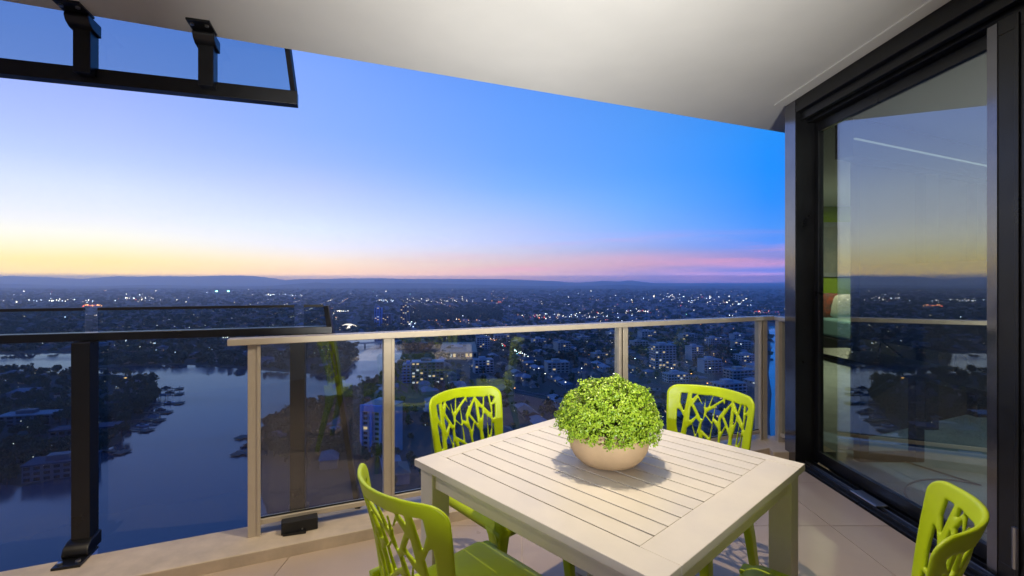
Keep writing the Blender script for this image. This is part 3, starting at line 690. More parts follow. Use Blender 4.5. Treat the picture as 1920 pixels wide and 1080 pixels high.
# floodlit sports ground and a bright dome, far out
for px, py, lb in ((406, 549, 'left floodlight mast of the far sports ground'), (428, 549, 'right floodlight mast of the far sports ground')):
    X, Y = gp(px, 560); t = empty('floodlight_mast', (X, Y, GZ)); tag(t, lb, 'floodlight')
    MB().tube([(0, 0, 0), (0, 0, 44)], [1.2, .6], 6).build('mast', 'concrete', t); MB().box(-5.5, 5.5, -1.5, 1.5, 43, 50).build('lamp_head', 'lamp_teal', t)
X, Y = gp(653, 618); t = empty('lit_pavilion', (X, Y, GZ)); tag(t, 'glowing white pavilion on the far bank above the railing', 'pavilion')
MB().loft([[(a * 17, b2 * 9, z) for a, b2 in ((-1, -1), (1, -1), (1, 1), (-1, 1))] if q == 1 else [(a * 17 * q, b2 * 9 * q, z) for a, b2 in ((-1, -1), (1, -1), (1, 1), (-1, 1))] for q, z in ((1, 0), (1, 6), (.75, 10), (.3, 13))]).build('canopy', emat('pavilion_glow', (1, .90, .76), 1.5), t)
# street lamps near enough to show a pole
lamp_px = [(1300, 633), (1350, 633), (917, 633), (1240, 652), (1010, 690), (1190, 672), (1330, 690), (1295, 700), (1258, 690), (1388, 645), (1150, 700), (965, 727), (1022, 700), (1090, 690), (990, 668), (1325, 718), (1060, 716), (1370, 655)]
pole_m = MB().tube([(0, 0, 0), (0, 0, 8), (0, -1.4, 8.6)], [.14, .10, .07], 6).mesh('pole', 'steel')
for i, (px, py) in enumerate(lamp_px):
    X, Y = gp(px, py, 8.5)
    if on_water(X, Y): continue
    t = empty('street_lamp', (X, Y, GZ), 0); z_ = 'left of the plant' if px < 1060 else 'right of the plant'
    tag(t, 'lit street lamp in the suburb ' + z_, 'street lamp', 'street lamps ' + z_)
    link('pole', pole_m, t); MB().box(-.55, .55, -2.3, -1.3, 8.4, 8.75).build('lamp_head', ['lamp_white', 'lamp_blue', 'lamp_white', 'lamp_orange'][i % 4], t)

# =================================================================== THE BALCONY
RA = R(24.0); rd = Vector((cos(RA), sin(RA), 0)); rn = Vector((-sin(RA), cos(RA), 0))    # railing direction, outward normal
corner = Vector((2.195, 4.07, 0)); rend = Vector((-1.444, 2.45, 0))
CZ = 2.745                     # ceiling
def rl_at(px):                 # where the column px of the photo crosses the railing line
    k = (px - 960) / F; m_ = (corner.y - rend.y) / (corner.x - rend.x); Y = (rend.y - m_ * rend.x) / (1 - m_ * k); return Vector((k * Y, Y, 0))
DX = 2.13                      # outer face of the sliding door frame

def halfclip(poly, p0, n_):
    out = []
    for i in range(len(poly)):
        a = poly[i]; b_ = poly[(i + 1) % len(poly)]; da = (a[0] - p0[0]) * n_[0] + (a[1] - p0[1]) * n_[1]; db = (b_[0] - p0[0]) * n_[0] + (b_[1] - p0[1]) * n_[1]
        if da >= 0: out.append(a)
        if (da > 0) != (db > 0) and abs(da - db) > 1e-9: f_ = da / (da - db); out.append((a[0] + (b_[0] - a[0]) * f_, a[1] + (b_[1] - a[1]) * f_))
    return out
kf = rend - rn * .18           # front foot of the kerb
def floor_clip(poly):
    poly = halfclip(poly, kf, (-rn.x, -rn.y)); return halfclip(poly, (DX - .012, 0), (-1, 0)) if len(poly) > 2 else []
fl = MB(); fp = floor_clip([(-5, -1.6), (3, -1.6), (3, 6), (-5, 6)])
fl.prism(fp, -.30, -.006); floor = structure('floor', fl, 'grout')
P = .58; gx = .05; gy = 2.705; gap = .0022
for i in range(-9, 5):
    for j in range(-8, 5):
        q = [(gx + i * P + gap, gy + j * P + gap), (gx + (i + 1) * P - gap, gy + j * P + gap), (gx + (i + 1) * P - gap, gy + (j + 1) * P - gap), (gx + i * P + gap, gy + (j + 1) * P - gap)]
        q = floor_clip(q); q = halfclip(q, (-5, -1.6), (0, 1)) if len(q) > 2 else q; q = halfclip(q, (-4.98, 0), (1, 0)) if len(q) > 2 else q
        if len(q) < 3 or abs(sum(q[k][0] * q[(k + 1) % len(q)][1] - q[(k + 1) % len(q)][0] * q[k][1] for k in range(len(q)))) < .004: continue
        MB().prism(q, -.012, random.uniform(-.0006, .0006)).build('tile', 'tile', floor)
# kerb under the railing: a low upstand with a rounded nose, turning back at the corner
def along_line(o0, o1, z0, z1, a, b_):
    return [(*(a + rn * o0).xy,), (*(b_ + rn * o0).xy,), (*(b_ + rn * o1).xy,), (*(a + rn * o1).xy,)]
k0 = rend - rd * 4.2; k1 = corner + rd * .02
kb = MB().prism(along_line(-.18, .11, 0, 0, k0, k1), -.32, .06)
kerb = structure('kerb', kb, 'kerb_concrete', bevel=.006)
kb2 = MB().prism([(corner.x - .19, 3.70), (corner.x + .30, 3.70), (corner.x + .30, corner.y + .13), (corner.x - .10, corner.y - .02)], -.32, .062)
structure('kerb_return', kb2, 'kerb_concrete', bevel=.006)
# ceiling slab
ce0 = Vector((-5.2, 2.956 - .419 * (5.2 - 1.048), 0)); ce1 = Vector((2.60, 2.956 + .419 * 3.648, 0))
cl = MB().prism([(-5.2, -1.6), (8.2, -1.6), (8.2, 9.0), (5.2, 9.0), (ce1.x, ce1.y), (ce0.x, ce0.y)], CZ, CZ + .28)
structure('ceiling', cl, 'ceiling_paint')
# thin strip in the ceiling paint along the door head
structure('ceiling_strip', MB().box(DX - .10, DX - .004, -1.5, 3.74, CZ - .012, CZ - .0005), 'ceiling_paint', bevel=.003)
structure('wall_behind', MB().box(-5.2, 2.1, -1.75, -1.55, -.3, CZ), 'render_paint')

# ------------------------------------------------ cream railing
rail = empty('balcony_railing', (0, 0, 0)); tag(rail, 'cream metal balcony railing with clear glass panels along the edge', 'railing')
ZT = 1.082
MB().bar(rend + Vector((0, 0, ZT - .017)), corner + rd * .035 + Vector((0, 0, ZT - .017)), .085, .034).build('top_rail', 'rail_metal', rail, bevel=.004)
rc = corner + Vector((.0, -.0, 0)); rr_ = Vector((2.24, 3.66, 0))
MB().bar(rc + Vector((.03, .02, ZT - .018)), rr_ + Vector((0, 0, ZT - .018)), .085, .033).build('top_rail', 'rail_metal', rail, bevel=.004)
posts = [(476.5, .056, False), (727.5, .056, False), (1165, .075, True), (1427, .080, True)]
pc = [rl_at(p[0]) for p in posts]
for (px, w, dbl), c in zip(posts, pc):
    rot = (0, 0, RA)
    if not dbl:
        MB().box(-w / 2, w / 2, -.025, .025, .055, ZT - .035).build('post', 'rail_metal', rail, c, rot, bevel=.003)
        MB().box(w / 2 - .013, w / 2 + .004, -.032, -.0255, .056, ZT - .036).build('glazing_bead', 'rail_metal', rail, c, rot, bevel=.002)
    else:
        MB().box(-w / 2, -w / 2 + .02, -.03, .03, .055, ZT - .035).build('post', 'rail_metal', rail, c, rot, bevel=.003)
        MB().box(-w / 2 + .034, w / 2, -.03, .03, .055, ZT - .035).build('post', 'rail_metal', rail, c, rot, bevel=.003)
        MB().box(-w / 2 + .0205, -w / 2 + .0335, -.02, .02, .056, ZT - .036).build('gasket', 'gasket', rail, c, rot)
cpost = Vector((2.205, 3.955, 0))
MB().box(-.03, .03, -.03, .03, .055, ZT - .036).build('post', 'rail_metal', rail, cpost, (0, 0, R(-5)), bevel=.003)
for a, b_, wa, wb in [(pc[0], pc[1], .028, .028), (pc[1], pc[2], .028, .0375), (pc[2], pc[3], .0375, .04)]:
    A_ = a + rd * wa; B_ = b_ - rd * wb
    MB().bar(A_ + Vector((0, 0, .1275)), B_ + Vector((0, 0, .1275)), .046, .028).build('bottom_rail', 'rail_metal', rail, bevel=.003)
    MB().bar(A_ + rd * .0005 + Vector((0, 0, .595)), B_ - rd * .0005 + Vector((0, 0, .595)), .010, .905).build('glass_panel', 'clear_glass', rail)
    MB().bar(A_ + rn * -.009 + Vector((0, 0, .146)), B_ + rn * -.009 + Vector((0, 0, .146)), .004, .007).build('gasket', 'gasket', rail)
MB().bar(cpost + Vector((0, -.032, .595)), Vector((2.235, 3.70, .595)), .010, .9).build('glass_panel', 'clear_glass', rail)
MB().bar(cpost + Vector((0, -.032, .125)), Vector((2.235, 3.70, .125)), .044, .028).build('bottom_rail', 'rail_metal', rail)
bk = rl_at(562) - rn * .045
tag(MB().box(-.088, .088, -.03, .03, .0605, .125).build('packer_block', 'rubber', None, bk, (0, 0, RA), bevel=.005), 'black rubber block wedged on the kerb under the railing glass', 'block')

# ------------------------------------------------ dark glass wind screen (lower and upper halves)
SA = atan2(.325, 1.0); sd_ = Vector((cos(SA), sin(SA), 0)); sn = Vector((-sin(SA), cos(SA), 0))
def sx(px):
    k = (px - 960) / F; Y = 3.09 / (1 - .325 * k); return Vector((k * Y, Y, 0))
def edge_x(z): return Vector((-1.056 + (1.235 - z) * .138, 3.09 + .325 * (-1.056 + (1.235 - z) * .138), 0))
lo_s = empty('wind_screen', (0, 0, 0)); tag(lo_s, 'black framed dark glass screen standing outside the left end of the railing', 'screen')
up_s = empty('hanging_screen', (0, 0, 0)); tag(up_s, 'black framed tinted glass panel hanging from the ceiling edge at top left', 'screen')
s0 = sx(170) - sd_ * 2.6
def pane(a, b0, b1, z0, z1, name, mat, parent, th=.010):
    """pane from point a to an end that slants from b0 (bottom) to b1 (top)"""
    n_ = sn * th / 2
    MB().add([a - n_ + Vector((0, 0, z0)), b0 - n_ + Vector((0, 0, z0)), b1 - n_ + Vector((0, 0, z1)), a - n_ + Vector((0, 0, z1)),
              a + n_ + Vector((0, 0, z0)), b0 + n_ + Vector((0, 0, z0)), b1 + n_ + Vector((0, 0, z1)), a + n_ + Vector((0, 0, z1))],
             [(0, 1, 2, 3), (7, 6, 5, 4), (0, 4, 5, 1), (1, 5, 6, 2), (2, 6, 7, 3), (3, 7, 4, 0)]).build(name, mat, parent)
ZR, ZG = 1.119, 1.236
MB().bar(s0 + Vector((0, 0, ZR - .02)), edge_x(1.1) + sd_ * .012 + Vector((0, 0, ZR - .02)), .075, .040).build('rail', 'black_metal', lo_s, bevel=.003)
gaps = [(s0, sx(158)), (sx(184.5), sx(552)), (sx(570), None)]
for a, b_ in gaps:
    e0 = b_ if b_ else edge_x(ZR) - sd_ * .018; e1 = b_ if b_ else edge_x(ZG) - sd_ * .018
    pane(a, e0, e1, ZR + .0005, ZG - .008, 'glass_pane', 'smoke_glass', lo_s)
    pane(a, e1, e1, ZG - .0075, ZG + .006, 'cap', 'gasket', lo_s, .02)
    f0 = b_ if b_ else edge_x(-.55) - sd_ * .018; f1 = b_ if b_ else edge_x(ZR - .045) - sd_ * .018
    pane(a, f0, f1, -.55, ZR - .0405, 'glass_pane', 'smoke_glass', lo_s)
def bolt(parent, p, up=1):
    MB().tube([p, (p[0], p[1], p[2] + .009 * up)], .011, 6).build('bolt', 'steel', parent)
def foot(parent, c, top):
    """angled base plate with curved web: on the kerb (top=False) or under the ceiling (top=True)"""
    s_ = -1 if top else 1; zb = CZ - .0005 if top else .0605
    bp_ = empty('anchor', c, SA); bp_.parent = parent
    MB().box(-.055, .055, -.19 if top else -.17, -.04 if top else .0, *(sorted((zb, zb + .012 * s_)))).build('base_plate', 'black_metal', bp_, bevel=.002)
    prof = [(-.095, .0125), (-.10, .03), (-.085, .055), (-.05, .072), (.04, .078), (.04, .0125)]
    r0 = [(-.052, y_, zb + z_ * s_) for y_, z_ in prof]; r1 = [(.052, y_, zb + z_ * s_) for y_, z_ in prof]
    MB().loft([r0, r1]).build('bracket', 'black_metal', bp_, bevel=.006)
    for xx in (-.034, .034): bolt(bp_, (xx, -.155 if top else -.14, zb + .0125 * s_), s_)
for px in (170, 561):
    c = sx(px) - sn * .052
    MB().box(-.0375, .0375, -.045, .045, .075, ZR - .041).build('post', 'black_metal', lo_s, c, (0, 0, SA), bevel=.004); foot(lo_s, c, False)
MB().box(-.0375, .0375, -.045, .045, .075, ZR - .041).build('post', 'black_metal', lo_s, s0 - sn * .052 + sd_ * .9, (0, 0, SA), bevel=.004)
e_a, e_b = edge_x(-.55), edge_x(ZG)
MB().bar(e_a + Vector((0, 0, -.55)), e_b + Vector((0, 0, ZG)), .03, .034).build('edge_frame', 'black_metal', lo_s, bevel=.002)
# upper
UZ0, UZ1 = 2.421, 3.12
def sxu(px):
    k = (px - 960) / F; Y = 3.30 / (1 - .325 * k); return Vector((k * Y, Y, 0))
def edge_u(z): x_ = -1.292 - (z - 2.421) * .12; return Vector((x_, 3.30 + .325 * x_, 0))
u0 = sxu(170) - sd_ * 2.6
MB().bar(u0 + Vector((0, 0, UZ0 + .04)), edge_u(UZ0) + sd_ * .01 + Vector((0, 0, UZ0 + .04)), .07, .08).build('rail', 'black_metal', up_s, bevel=.003)
MB().bar(edge_u(UZ0 + .081) + Vector((0, 0, UZ0 + .081)), edge_u(UZ1) + Vector((0, 0, UZ1)), .03, .034).build('edge_frame', 'black_metal', up_s, bevel=.002)
MB().bar(u0 + Vector((0, 0, UZ1 + .02)), edge_u(UZ1) + Vector((0, 0, UZ1 + .02)), .06, .05).build('rail', 'black_metal', up_s)
pane(u0, edge_u(UZ0 + .081) - sd_ * .018, edge_u(UZ1) - sd_ * .018, UZ0 + .0805, UZ1 - .001, 'glass_pane', 'grey_glass', up_s)
for px in (171, 395):
    c = sxu(px) - sn * .052
    MB().box(-.0375, .0375, -.045, .045, UZ0 + .03, CZ - .02).build('post', 'black_metal', up_s, c, (0, 0, SA), bevel=.004); foot(up_s, c, True)

# ------------------------------------------------ sliding doors
dr = empty('sliding_door', (0, 0, 0)); tag(dr, 'black framed sliding glass door reflecting the sunset at right', 'door')
GX = 2.27
MB().box(DX, 2.30, 3.615, 3.755, -.02, CZ - .001).build('jamb', 'black_metal', dr, bevel=.003)
MB().box(DX - .003, DX - .0005, 3.617, 3.753, .0, CZ - .01).build('jamb_cover', 'bronze_metal', dr)
MB().box(DX, 2.42, -1.5, 3.6145, CZ - .105, CZ - .001).build('head', 'black_metal', dr, bevel=.003)
MB().box(DX + .035, 2.20, -1.5, 3.6140, CZ - .165, CZ - .1055).build('head_track', 'black_metal', dr, bevel=.003)
MB().box(2.215, 2.40, -1.5, 3.6142, CZ - .185, CZ - .1052).build('head_track', 'black_metal', dr, bevel=.003)
MB().box(DX, 2.42, -1.5, 3.6145, -.02, .012).build('sill', 'black_metal', dr, bevel=.002)
for xx in (2.155, 2.20, 2.245, 2.31): MB().box(xx, xx + .008, -1.5, 3.614, .0122, .030).build('track', 'steel' if xx == 2.20 else 'black_metal', dr, bevel=.001)
MB().box(2.16, 2.235, 2.86, 3.08, .0305, .040).build('track_stop', 'steel', dr, bevel=.003)
def leaf(y0, y1, x, st=.075, name='door_leaf', g='door_glass', z1=None):
    z0, z1 = .035, z1 or CZ - .19
    lf = empty(name, (0, 0, 0)); lf.parent = dr
    MB().box(x - .02, x + .02, y0, y0 + st, z0, z1).build('stile', 'black_metal', lf, bevel=.003); MB().box(x - .02, x + .02, y1 - st, y1, z0, z1).build('stile', 'black_metal', lf, bevel=.003)
    MB().box(x - .02, x + .02, y0 + st, y1 - st, z0, z0 + .075).build('bottom_rail', 'black_metal', lf, bevel=.002); MB().box(x - .02, x + .02, y0 + st, y1 - st, z1 - .07, z1).build('top_rail', 'black_metal', lf, bevel=.002)
    MB().box(x - .004, x + .004, y0 + st, y1 - st, z0 + .076, z1 - .071).build('glass_pane', g, lf)
leaf(1.98, 3.614, GX + .02, .045)
leaf(.60, 2.235, GX - .045, .05)
MB().box(GX - .064, GX - .026, 1.30, 2.1845, .11, CZ - .262).build('blind_panel', 'black_metal', dr)
for yy in (1.75, 2.02, 2.09): MB().box(GX - .072, GX - .0645, yy, yy + .018, .04, CZ - .2).build('rib', 'black_metal', dr, bevel=.002)
MB().box(GX - .068, GX - .0655, 2.187, 2.233, .04, CZ - .2).build('stile_cover', 'bronze_metal', dr)
MB().box(GX + .06, GX + .10, .0, 2.20, .02, CZ - .2).build('blackout_panel', 'black_metal', dr)
MB().tube([(GX - .075, 2.10, .12), (GX - .075, 2.10, .30)], .012, 8).build('floor_bolt', 'steel', dr)

# ------------------------------------------------ the room behind the glass
structure('room_floor', MB().prism([(2.42, -1.5), (8, -1.5), (8, 9), (5.2, 9), (2.38, 3.79)], -.02, .005), 'carpet')
wa = Vector((2.72, 4.03, 0)) + Vector((.906, .423, 0)) * .31; wb = Vector((2.72, 4.03, 0)) + Vector((.906, .423, 0)) * 5.6
structure('room_wall', MB().bar(wa + Vector((0, .05, 1.37)), wb + Vector((0, .05, 1.37)), .08, 2.74), 'brown_wall')
structure('room_end_wall', MB().box(5.20, 8.1, 8.85, 8.95, 0, CZ), 'green_wall')
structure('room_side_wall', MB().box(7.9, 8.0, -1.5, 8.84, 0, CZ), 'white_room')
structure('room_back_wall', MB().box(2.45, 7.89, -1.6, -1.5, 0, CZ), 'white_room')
structure('facade_wall', MB().bar((2.37, 3.79, 1.37), (5.22, 8.90, 1.37), .06, 2.74), 'dark_wall')
bh = empty('bulkhead', (0, 0, 0)); tag(bh, 'dark ceiling bulkhead with a thin light strip inside the room', 'bulkhead')
wd = Vector((.906, .423, 0)); wnn = Vector((.423, -.906, 0))
MB().bar(wa - wd * .42 + wnn * .12 + Vector((0, 0, 2.52)), wb + wnn * .12 + Vector((0, 0, 2.52)), .14, .30).build('beam', 'desk_black', bh)
MB().bar(wa - wd * .42 + wnn * .20 + Vector((0, 0, 2.50)), wb + wnn * .20 + Vector((0, 0, 2.50)), .012, .012).build('light_strip', 'led_line', bh)
for f_ in (.95, 1.9): MB().bar(wa + wd * f_ + wnn * .02, wa + wd * f_ + wnn * .02 + Vector((0, 0, 2.36)), .12, .22).build('pilaster', 'desk_black', bh)
dk = empty('desk', (2.86, 3.05, 0)); tag(dk, 'black desk with square tube legs behind the door glass', 'desk')
MB().box(-.24, .26, -1.25, 1.35, .735, .765).build('desk_top', 'desk_black', dk, bevel=.003)
for yy in (.62, -.95):
    b_ = empty('leg_frame', (0, yy, 0)); b_.parent = dk
    MB().box(-.235, -.165, -.035, .035, .006, .734).build('leg', 'desk_black', b_, bevel=.003); MB().box(.185, .255, -.035, .035, .006, .734).build('leg', 'desk_black', b_, bevel=.003)
    MB().box(-.164, .184, -.034, .034, .006, .07).build('foot_bar', 'desk_black', b_, bevel=.003)
tv = empty('television', (2.98, 3.55, .766)); tag(tv, 'large black flat television standing on the desk indoors', 'television')
MB().box(-.02, .02, -.54, .56, .12, .74).build('screen', 'tv_black', tv, bevel=.006)
for yy in (-.32, .34): MB().tube([(-.10, yy - .10, .008), (0, yy, .13), (.10, yy - .10, .008)], .010, 6).build('stand', 'tv_black', tv)
bd_ = empty('bed', (6.25, 8.0, 0)); tag(bd_, 'bed with teal cover against the lime wall indoors', 'bed')
MB().box(-.9, 1.2, -.6, .82, .12, .42).build('base', 'desk_black', bd_, bevel=.02); MB().box(-.88, 1.18, -.58, .8, .425, .74).build('mattress', 'bed_teal', bd_, bevel=.06)
def cushion(x, y, z, w, h, mat, label, rz=0, tilt=.35):
    b_ = MB(); rings = []
    n = 12
    for k in range(7):
        t_ = -1 + 2 * k / 6; s_ = sqrt(max(0, 1 - abs(t_) ** 2.4)) * .5 + .5
        rings.append([(w / 2 * s_ * (abs(cos(a)) ** .55) * (1 if cos(a) > 0 else -1), t_ * .07, h / 2 * s_ * (abs(sin(a)) ** .55) * (1 if sin(a) > 0 else -1)) for a in [2 * pi * i / 16 for i in range(16)]])
    o = b_.loft(rings).build('cushion', mat, None, (x, y, z + h / 2), (tilt, 0, rz), smooth=True); tag(o, label, 'cushion')
cushion(5.46, 8.36, .72, .50, .46, 'cushion_red', 'red patterned cushion on the bed indoors', .1)
cushion(5.74, 8.30, .72, .50, .44, 'cushion_white', 'white cushion beside the red one on the bed indoors', -.1)
cushion(6.02, 8.28, .72, .46, .42, 'cushion_amber', 'amber cushion right of the white one on the bed indoors', -.2)
pf = empty('wall_picture', (6.0, 8.84, 1.95)); tag(pf, 'pale framed picture on the lime wall indoors', 'picture')
MB().box(-.8, .8, -.03, -.005, -.5, .5).build('frame', 'picture_frame', pf, bevel=.005); MB().box(-.72, .72, -.034, -.0305, -.42, .42).build('art', 'picture_art', pf)
pts = [(2.95, 3.62, .02)] + [(2.86 + .30 * cos(a) * (1 + .12 * a), 3.05 + .42 * sin(a) * .8 - .05 * a, .014) for a in np.linspace(.6, 5.6, 26)] + [(3.2, 2.6, .014), (3.4, 2.5, .014)]
tag(MB().tube(pts, .006, 6).build('power_cable', 'cable', smooth=True), 'black power cable coiled on the carpet indoors', 'cable')
il = empty('room_lamp', (5.0, 6.9, CZ)); tag(il, 'small round ceiling lamp in the lime bedroom', 'lamp')
MB().tube([(0, 0, -.001), (0, 0, -.03)], .09, 20).build('rim', 'white_room', il); MB().tube([(0, 0, -.0305), (0, 0, -.036)], .075, 20).build('diffuser', 'warm_lens', il)
ld = bpy.data.lights.new('room_lamp_light', 'AREA'); ld.shape = 'DISK'; ld.size = .14; ld.energy = 120; ld.color = (1, .80, .50)
lo_ = bpy.data.objects.new('room_lamp_light', ld); COL.objects.link(lo_); lo_.parent = il; lo_.location = (0, 0, -.045)

il2 = empty('room_lamp', (4.3, 2.6, CZ)); tag(il2, 'small round ceiling lamp over the carpeted room behind the door', 'lamp')
MB().tube([(0, 0, -.001), (0, 0, -.03)], .09, 20).build('rim', 'white_room', il2); MB().tube([(0, 0, -.0305), (0, 0, -.036)], .075, 20).build('diffuser', 'warm_lens', il2)
ld2 = bpy.data.lights.new('room_lamp_light', 'AREA'); ld2.shape = 'DISK'; ld2.size = .14; ld2.energy = 34; ld2.color = (.86, .95, 1)
lo2 = bpy.data.objects.new('room_lamp_light', ld2); COL.objects.link(lo2); lo2.parent = il2; lo2.location = (0, 0, -.045)

# ------------------------------------------------ table
TH = R(-46.88); ta = Vector((cos(TH), sin(TH), 0)); tb = Vector((-sin(TH), cos(TH), 0)); TC = Vector((.330, 1.670, 0)); TZ = .75; HS = .4765
tbl = empty('table', TC, TH); tag(tbl, 'square cream slatted outdoor table in the middle of the balcony', 'table')
# local x = along the slats, y = across them
SX0, SX1 = -HS + .0655, -HS + .0655 + .780; SY0 = -HS + .0915; PT = .0669; SG = .0056
th = .024
def tpiece(name, x0, x1, y0, y1, z0, z1, bv=.0022): return MB().box(x0, x1, y0, y1, z0, z1).build(name, 'table_paint', tbl, bevel=bv)
tpiece('rim_board', -HS, HS, -HS, SY0 - SG / 2, TZ - th, TZ)
tpiece('rim_board', -HS, HS, SY0 + 12 * PT + SG / 2, HS, TZ - th, TZ)
tpiece('rim_board', -HS, SX0 - .0006, SY0 - SG / 2 + .0006, SY0 + 12 * PT + SG / 2 - .0006, TZ - th, TZ - .0003)
tpiece('rim_board', SX1 + .0006, HS, SY0 - SG / 2 + .0006, SY0 + 12 * PT + SG / 2 - .0006, TZ - th, TZ - .0003)
for k in range(12): tpiece('slat', SX0 + .0002, SX1 - .0002, SY0 + k * PT + SG / 2, SY0 + (k + 1) * PT - SG / 2, TZ - th + .004, TZ - .0008 - random.uniform(0, .0005), .0016)
for xx in (-.13, .13): tpiece('batten', xx - .02, xx + .02, -HS + .09, HS - .09, TZ - .055, TZ - th + .0035)
LW = .072; LI = .016
lm = MB().box(-LW / 2, LW / 2, -LW / 2, LW / 2, .003, TZ - th - .0005).mesh('leg', 'table_paint')
for sx_ in (-1, 1):
    for sy_ in (-1, 1):
        o = link('leg', lm, tbl, (sx_ * (HS - LI - LW / 2), sy_ * (HS - LI - LW / 2), 0)); md = o.modifiers.new('bevel', 'BEVEL'); md.width = .003; md.segments = 2; o.data.shade_smooth(); md.harden_normals = True
ai = HS - LI - LW
for s_ in (-1, 1):
    tpiece('apron', -ai + .0005, ai - .0005, *sorted((s_ * (HS - LI - .012), s_ * (HS - LI - .034))), TZ - .085, TZ - th - .0005)
    tpiece('apron', *sorted((s_ * (HS - LI - .012), s_ * (HS - LI - .034))), -ai + .0005, ai - .0005, TZ - .085, TZ - th - .0005)

# ------------------------------------------------ plant in a bowl
pl = empty('potted_plant', TC + Vector((.004, -.002, TZ)), 0); tag(pl, 'round clipped box plant in a sandy bowl on the table', 'plant')
prof = [(.0, .001), (.074, .001), (.098, .007), (.118, .026), (.131, .050), (.1375, .078), (.138, .102), (.134, .122), (.130, .127), (.126, .122), (.126, .105), (.0, .100)]
rings = [[(max(r_, .0005) * cos(2 * pi * k / 56), max(r_, .0005) * sin(2 * pi * k / 56), z_) for k in range(56)] for r_, z_ in prof]
MB().loft(rings).build('bowl', 'bowl_ceramic', pl, smooth=True)
r = np.random.default_rng(5); n = 26000
d = r.normal(0, 1, (n * 2, 3)); d /= np.linalg.norm(d, axis=1)[:, None]; d = d[d[:, 2] > -.22][:n]; n = len(d)
# the clump is made of shoots: leaves gather round their tips
shoots = r.normal(0, 1, (900, 3)); shoots /= np.linalg.norm(shoots, axis=1)[:, None]; shoots = shoots[shoots[:, 2] > -.25]
k_ = r.integers(0, len(shoots), n); d = shoots[k_] + r.normal(0, .045, (n, 3)); d /= np.linalg.norm(d, axis=1)[:, None]
reach = (1 + r.normal(0, .028, len(shoots)))[k_]
lump = 1 + .035 * np.sin(d[:, 0] * 9 + 1) * np.sin(d[:, 1] * 8 + 2) + .03 * np.sin(d[:, 2] * 13 + d[:, 0] * 7)
dep = r.uniform(0, 1, n) ** .6
rad = lump * reach * (.60 + .41 * dep)
ell = np.array([.176, .176, .151]); c = d * rad[:, None] * ell; c[:, 2] += .136
a = d + r.normal(0, .65, (n, 3)) + np.array([0, 0, .35]); a /= np.linalg.norm(a, axis=1)[:, None]
u = np.cross(a, r.normal(0, 1, (n, 3))); u /= np.linalg.norm(u, axis=1)[:, None]; v = np.cross(a, u)
s = (.0039 * r.uniform(.65, 1.35, n))[:, None]
V = np.stack([c - u * s * 1.3, c - v * s * .72 + a * s * .28, c + u * s * 1.3, c + v * s * .72 + a * s * .28], 1).reshape(-1, 3)
V[:, 2] = np.maximum(V[:, 2], .075)
FQ = np.arange(4 * n).reshape(n, 4); FT = np.concatenate([FQ[:, [0, 1, 2]], FQ[:, [0, 2, 3]]])
fo = link('foliage', npmesh('foliage', V, FT, 'leaf_box'), pl); fo['kind'] = 'stuff'
tw = MB()
for k in range(150):
    dd = d[r.integers(0, n)]; e = dd * np.array([.15, .15, .13]) * (1 + .1 * r.random()); tw.tube([(0, 0, .09), tuple(e * .5 + np.array([0, 0, .13])), tuple(e + np.array([0, 0, .15]))], [.003, .002, .001], 4)
tw.build('twig_mass', 'twig', pl)['kind'] = 'stuff'

# ------------------------------------------------ chairs
BW, BH = 42.0, 37.0            # backrest in centimetres
ux = [120, 300, 400, 620, 760, 1010, 1130, 1250, 1390]; uu = [0, .14, .22, .405, .515, .715, .805, .89, 1]
tx = [120, 200, 600, 880, 1130, 1390]; ty = [130, 110, 110, 140, 205, 350]
holes_raw = [[(305, 235), (368, 235), (350, 450), (305, 350)], [(275, 450), (300, 465), (350, 545), (335, 750), (310, 750), (285, 650)], [(440, 235), (480, 235), (440, 285)], [(515, 240), (597, 240), (597, 375)],
  [(608, 240), (695, 240), (650, 375), (628, 385)], [(720, 245), (850, 265), (690, 365)], [(510, 290), (590, 390), (605, 440), (600, 530), (580, 525), (475, 360)], [(440, 405), (500, 500), (495, 520), (440, 570)],
  [(745, 400), (730, 560), (650, 480), (660, 450)], [(770, 370), (865, 310), (880, 340), (880, 400), (820, 480), (815, 545), (765, 515)], [(895, 280), (985, 310), (910, 385), (900, 380)], [(990, 375), (990, 630), (910, 490)],
  [(1040, 325), (1125, 355), (1105, 435)], [(1055, 460), (1085, 490), (1080, 560), (1055, 590)], [(1165, 375), (1200, 385), (1215, 600), (1140, 480)], [(1250, 410), (1285, 450), (1250, 490)], [(1262, 540), (1282, 540), (1262, 690), (1245, 690)],
  [(640, 510), (735, 600), (720, 755), (605, 670), (605, 590)], [(760, 575), (835, 660), (850, 870), (755, 790)], [(875, 515), (925, 600), (885, 670), (865, 540)], [(520, 555), (560, 590), (535, 740), (485, 620)], [(470, 640), (515, 770), (490, 850), (420, 820), (425, 680)],
  [(945, 640), (1000, 740), (990, 880), (960, 960), (900, 900), (890, 770)], [(1115, 565), (1145, 600), (1110, 860), (1070, 890), (1065, 760)], [(1165, 635), (1200, 680), (1190, 790), (1150, 850)], [(560, 730), (600, 860), (540, 840)],
  [(640, 760), (800, 880), (760, 960), (650, 880)], [(1230, 760), (1225, 900), (1195, 1000), (1180, 960)], [(300, 800), (350, 800), (370, 960), (315, 980)], [(420, 870), (500, 900), (520, 1010), (430, 1000)], [(560, 900), (640, 920), (720, 1010), (560, 1010)],
  [(800, 940), (880, 960), (870, 1060), (760, 1030)], [(920, 1000), (1000, 960), (1020, 1080), (920, 1090)], [(1060, 940), (1130, 900), (1160, 1040), (1070, 1100)]]
def cmh(p): return (np.interp(p[0], ux, uu) * BW - BW / 2, -(p[1] - np.interp(p[0], tx, ty)) / 27.9 + .55)
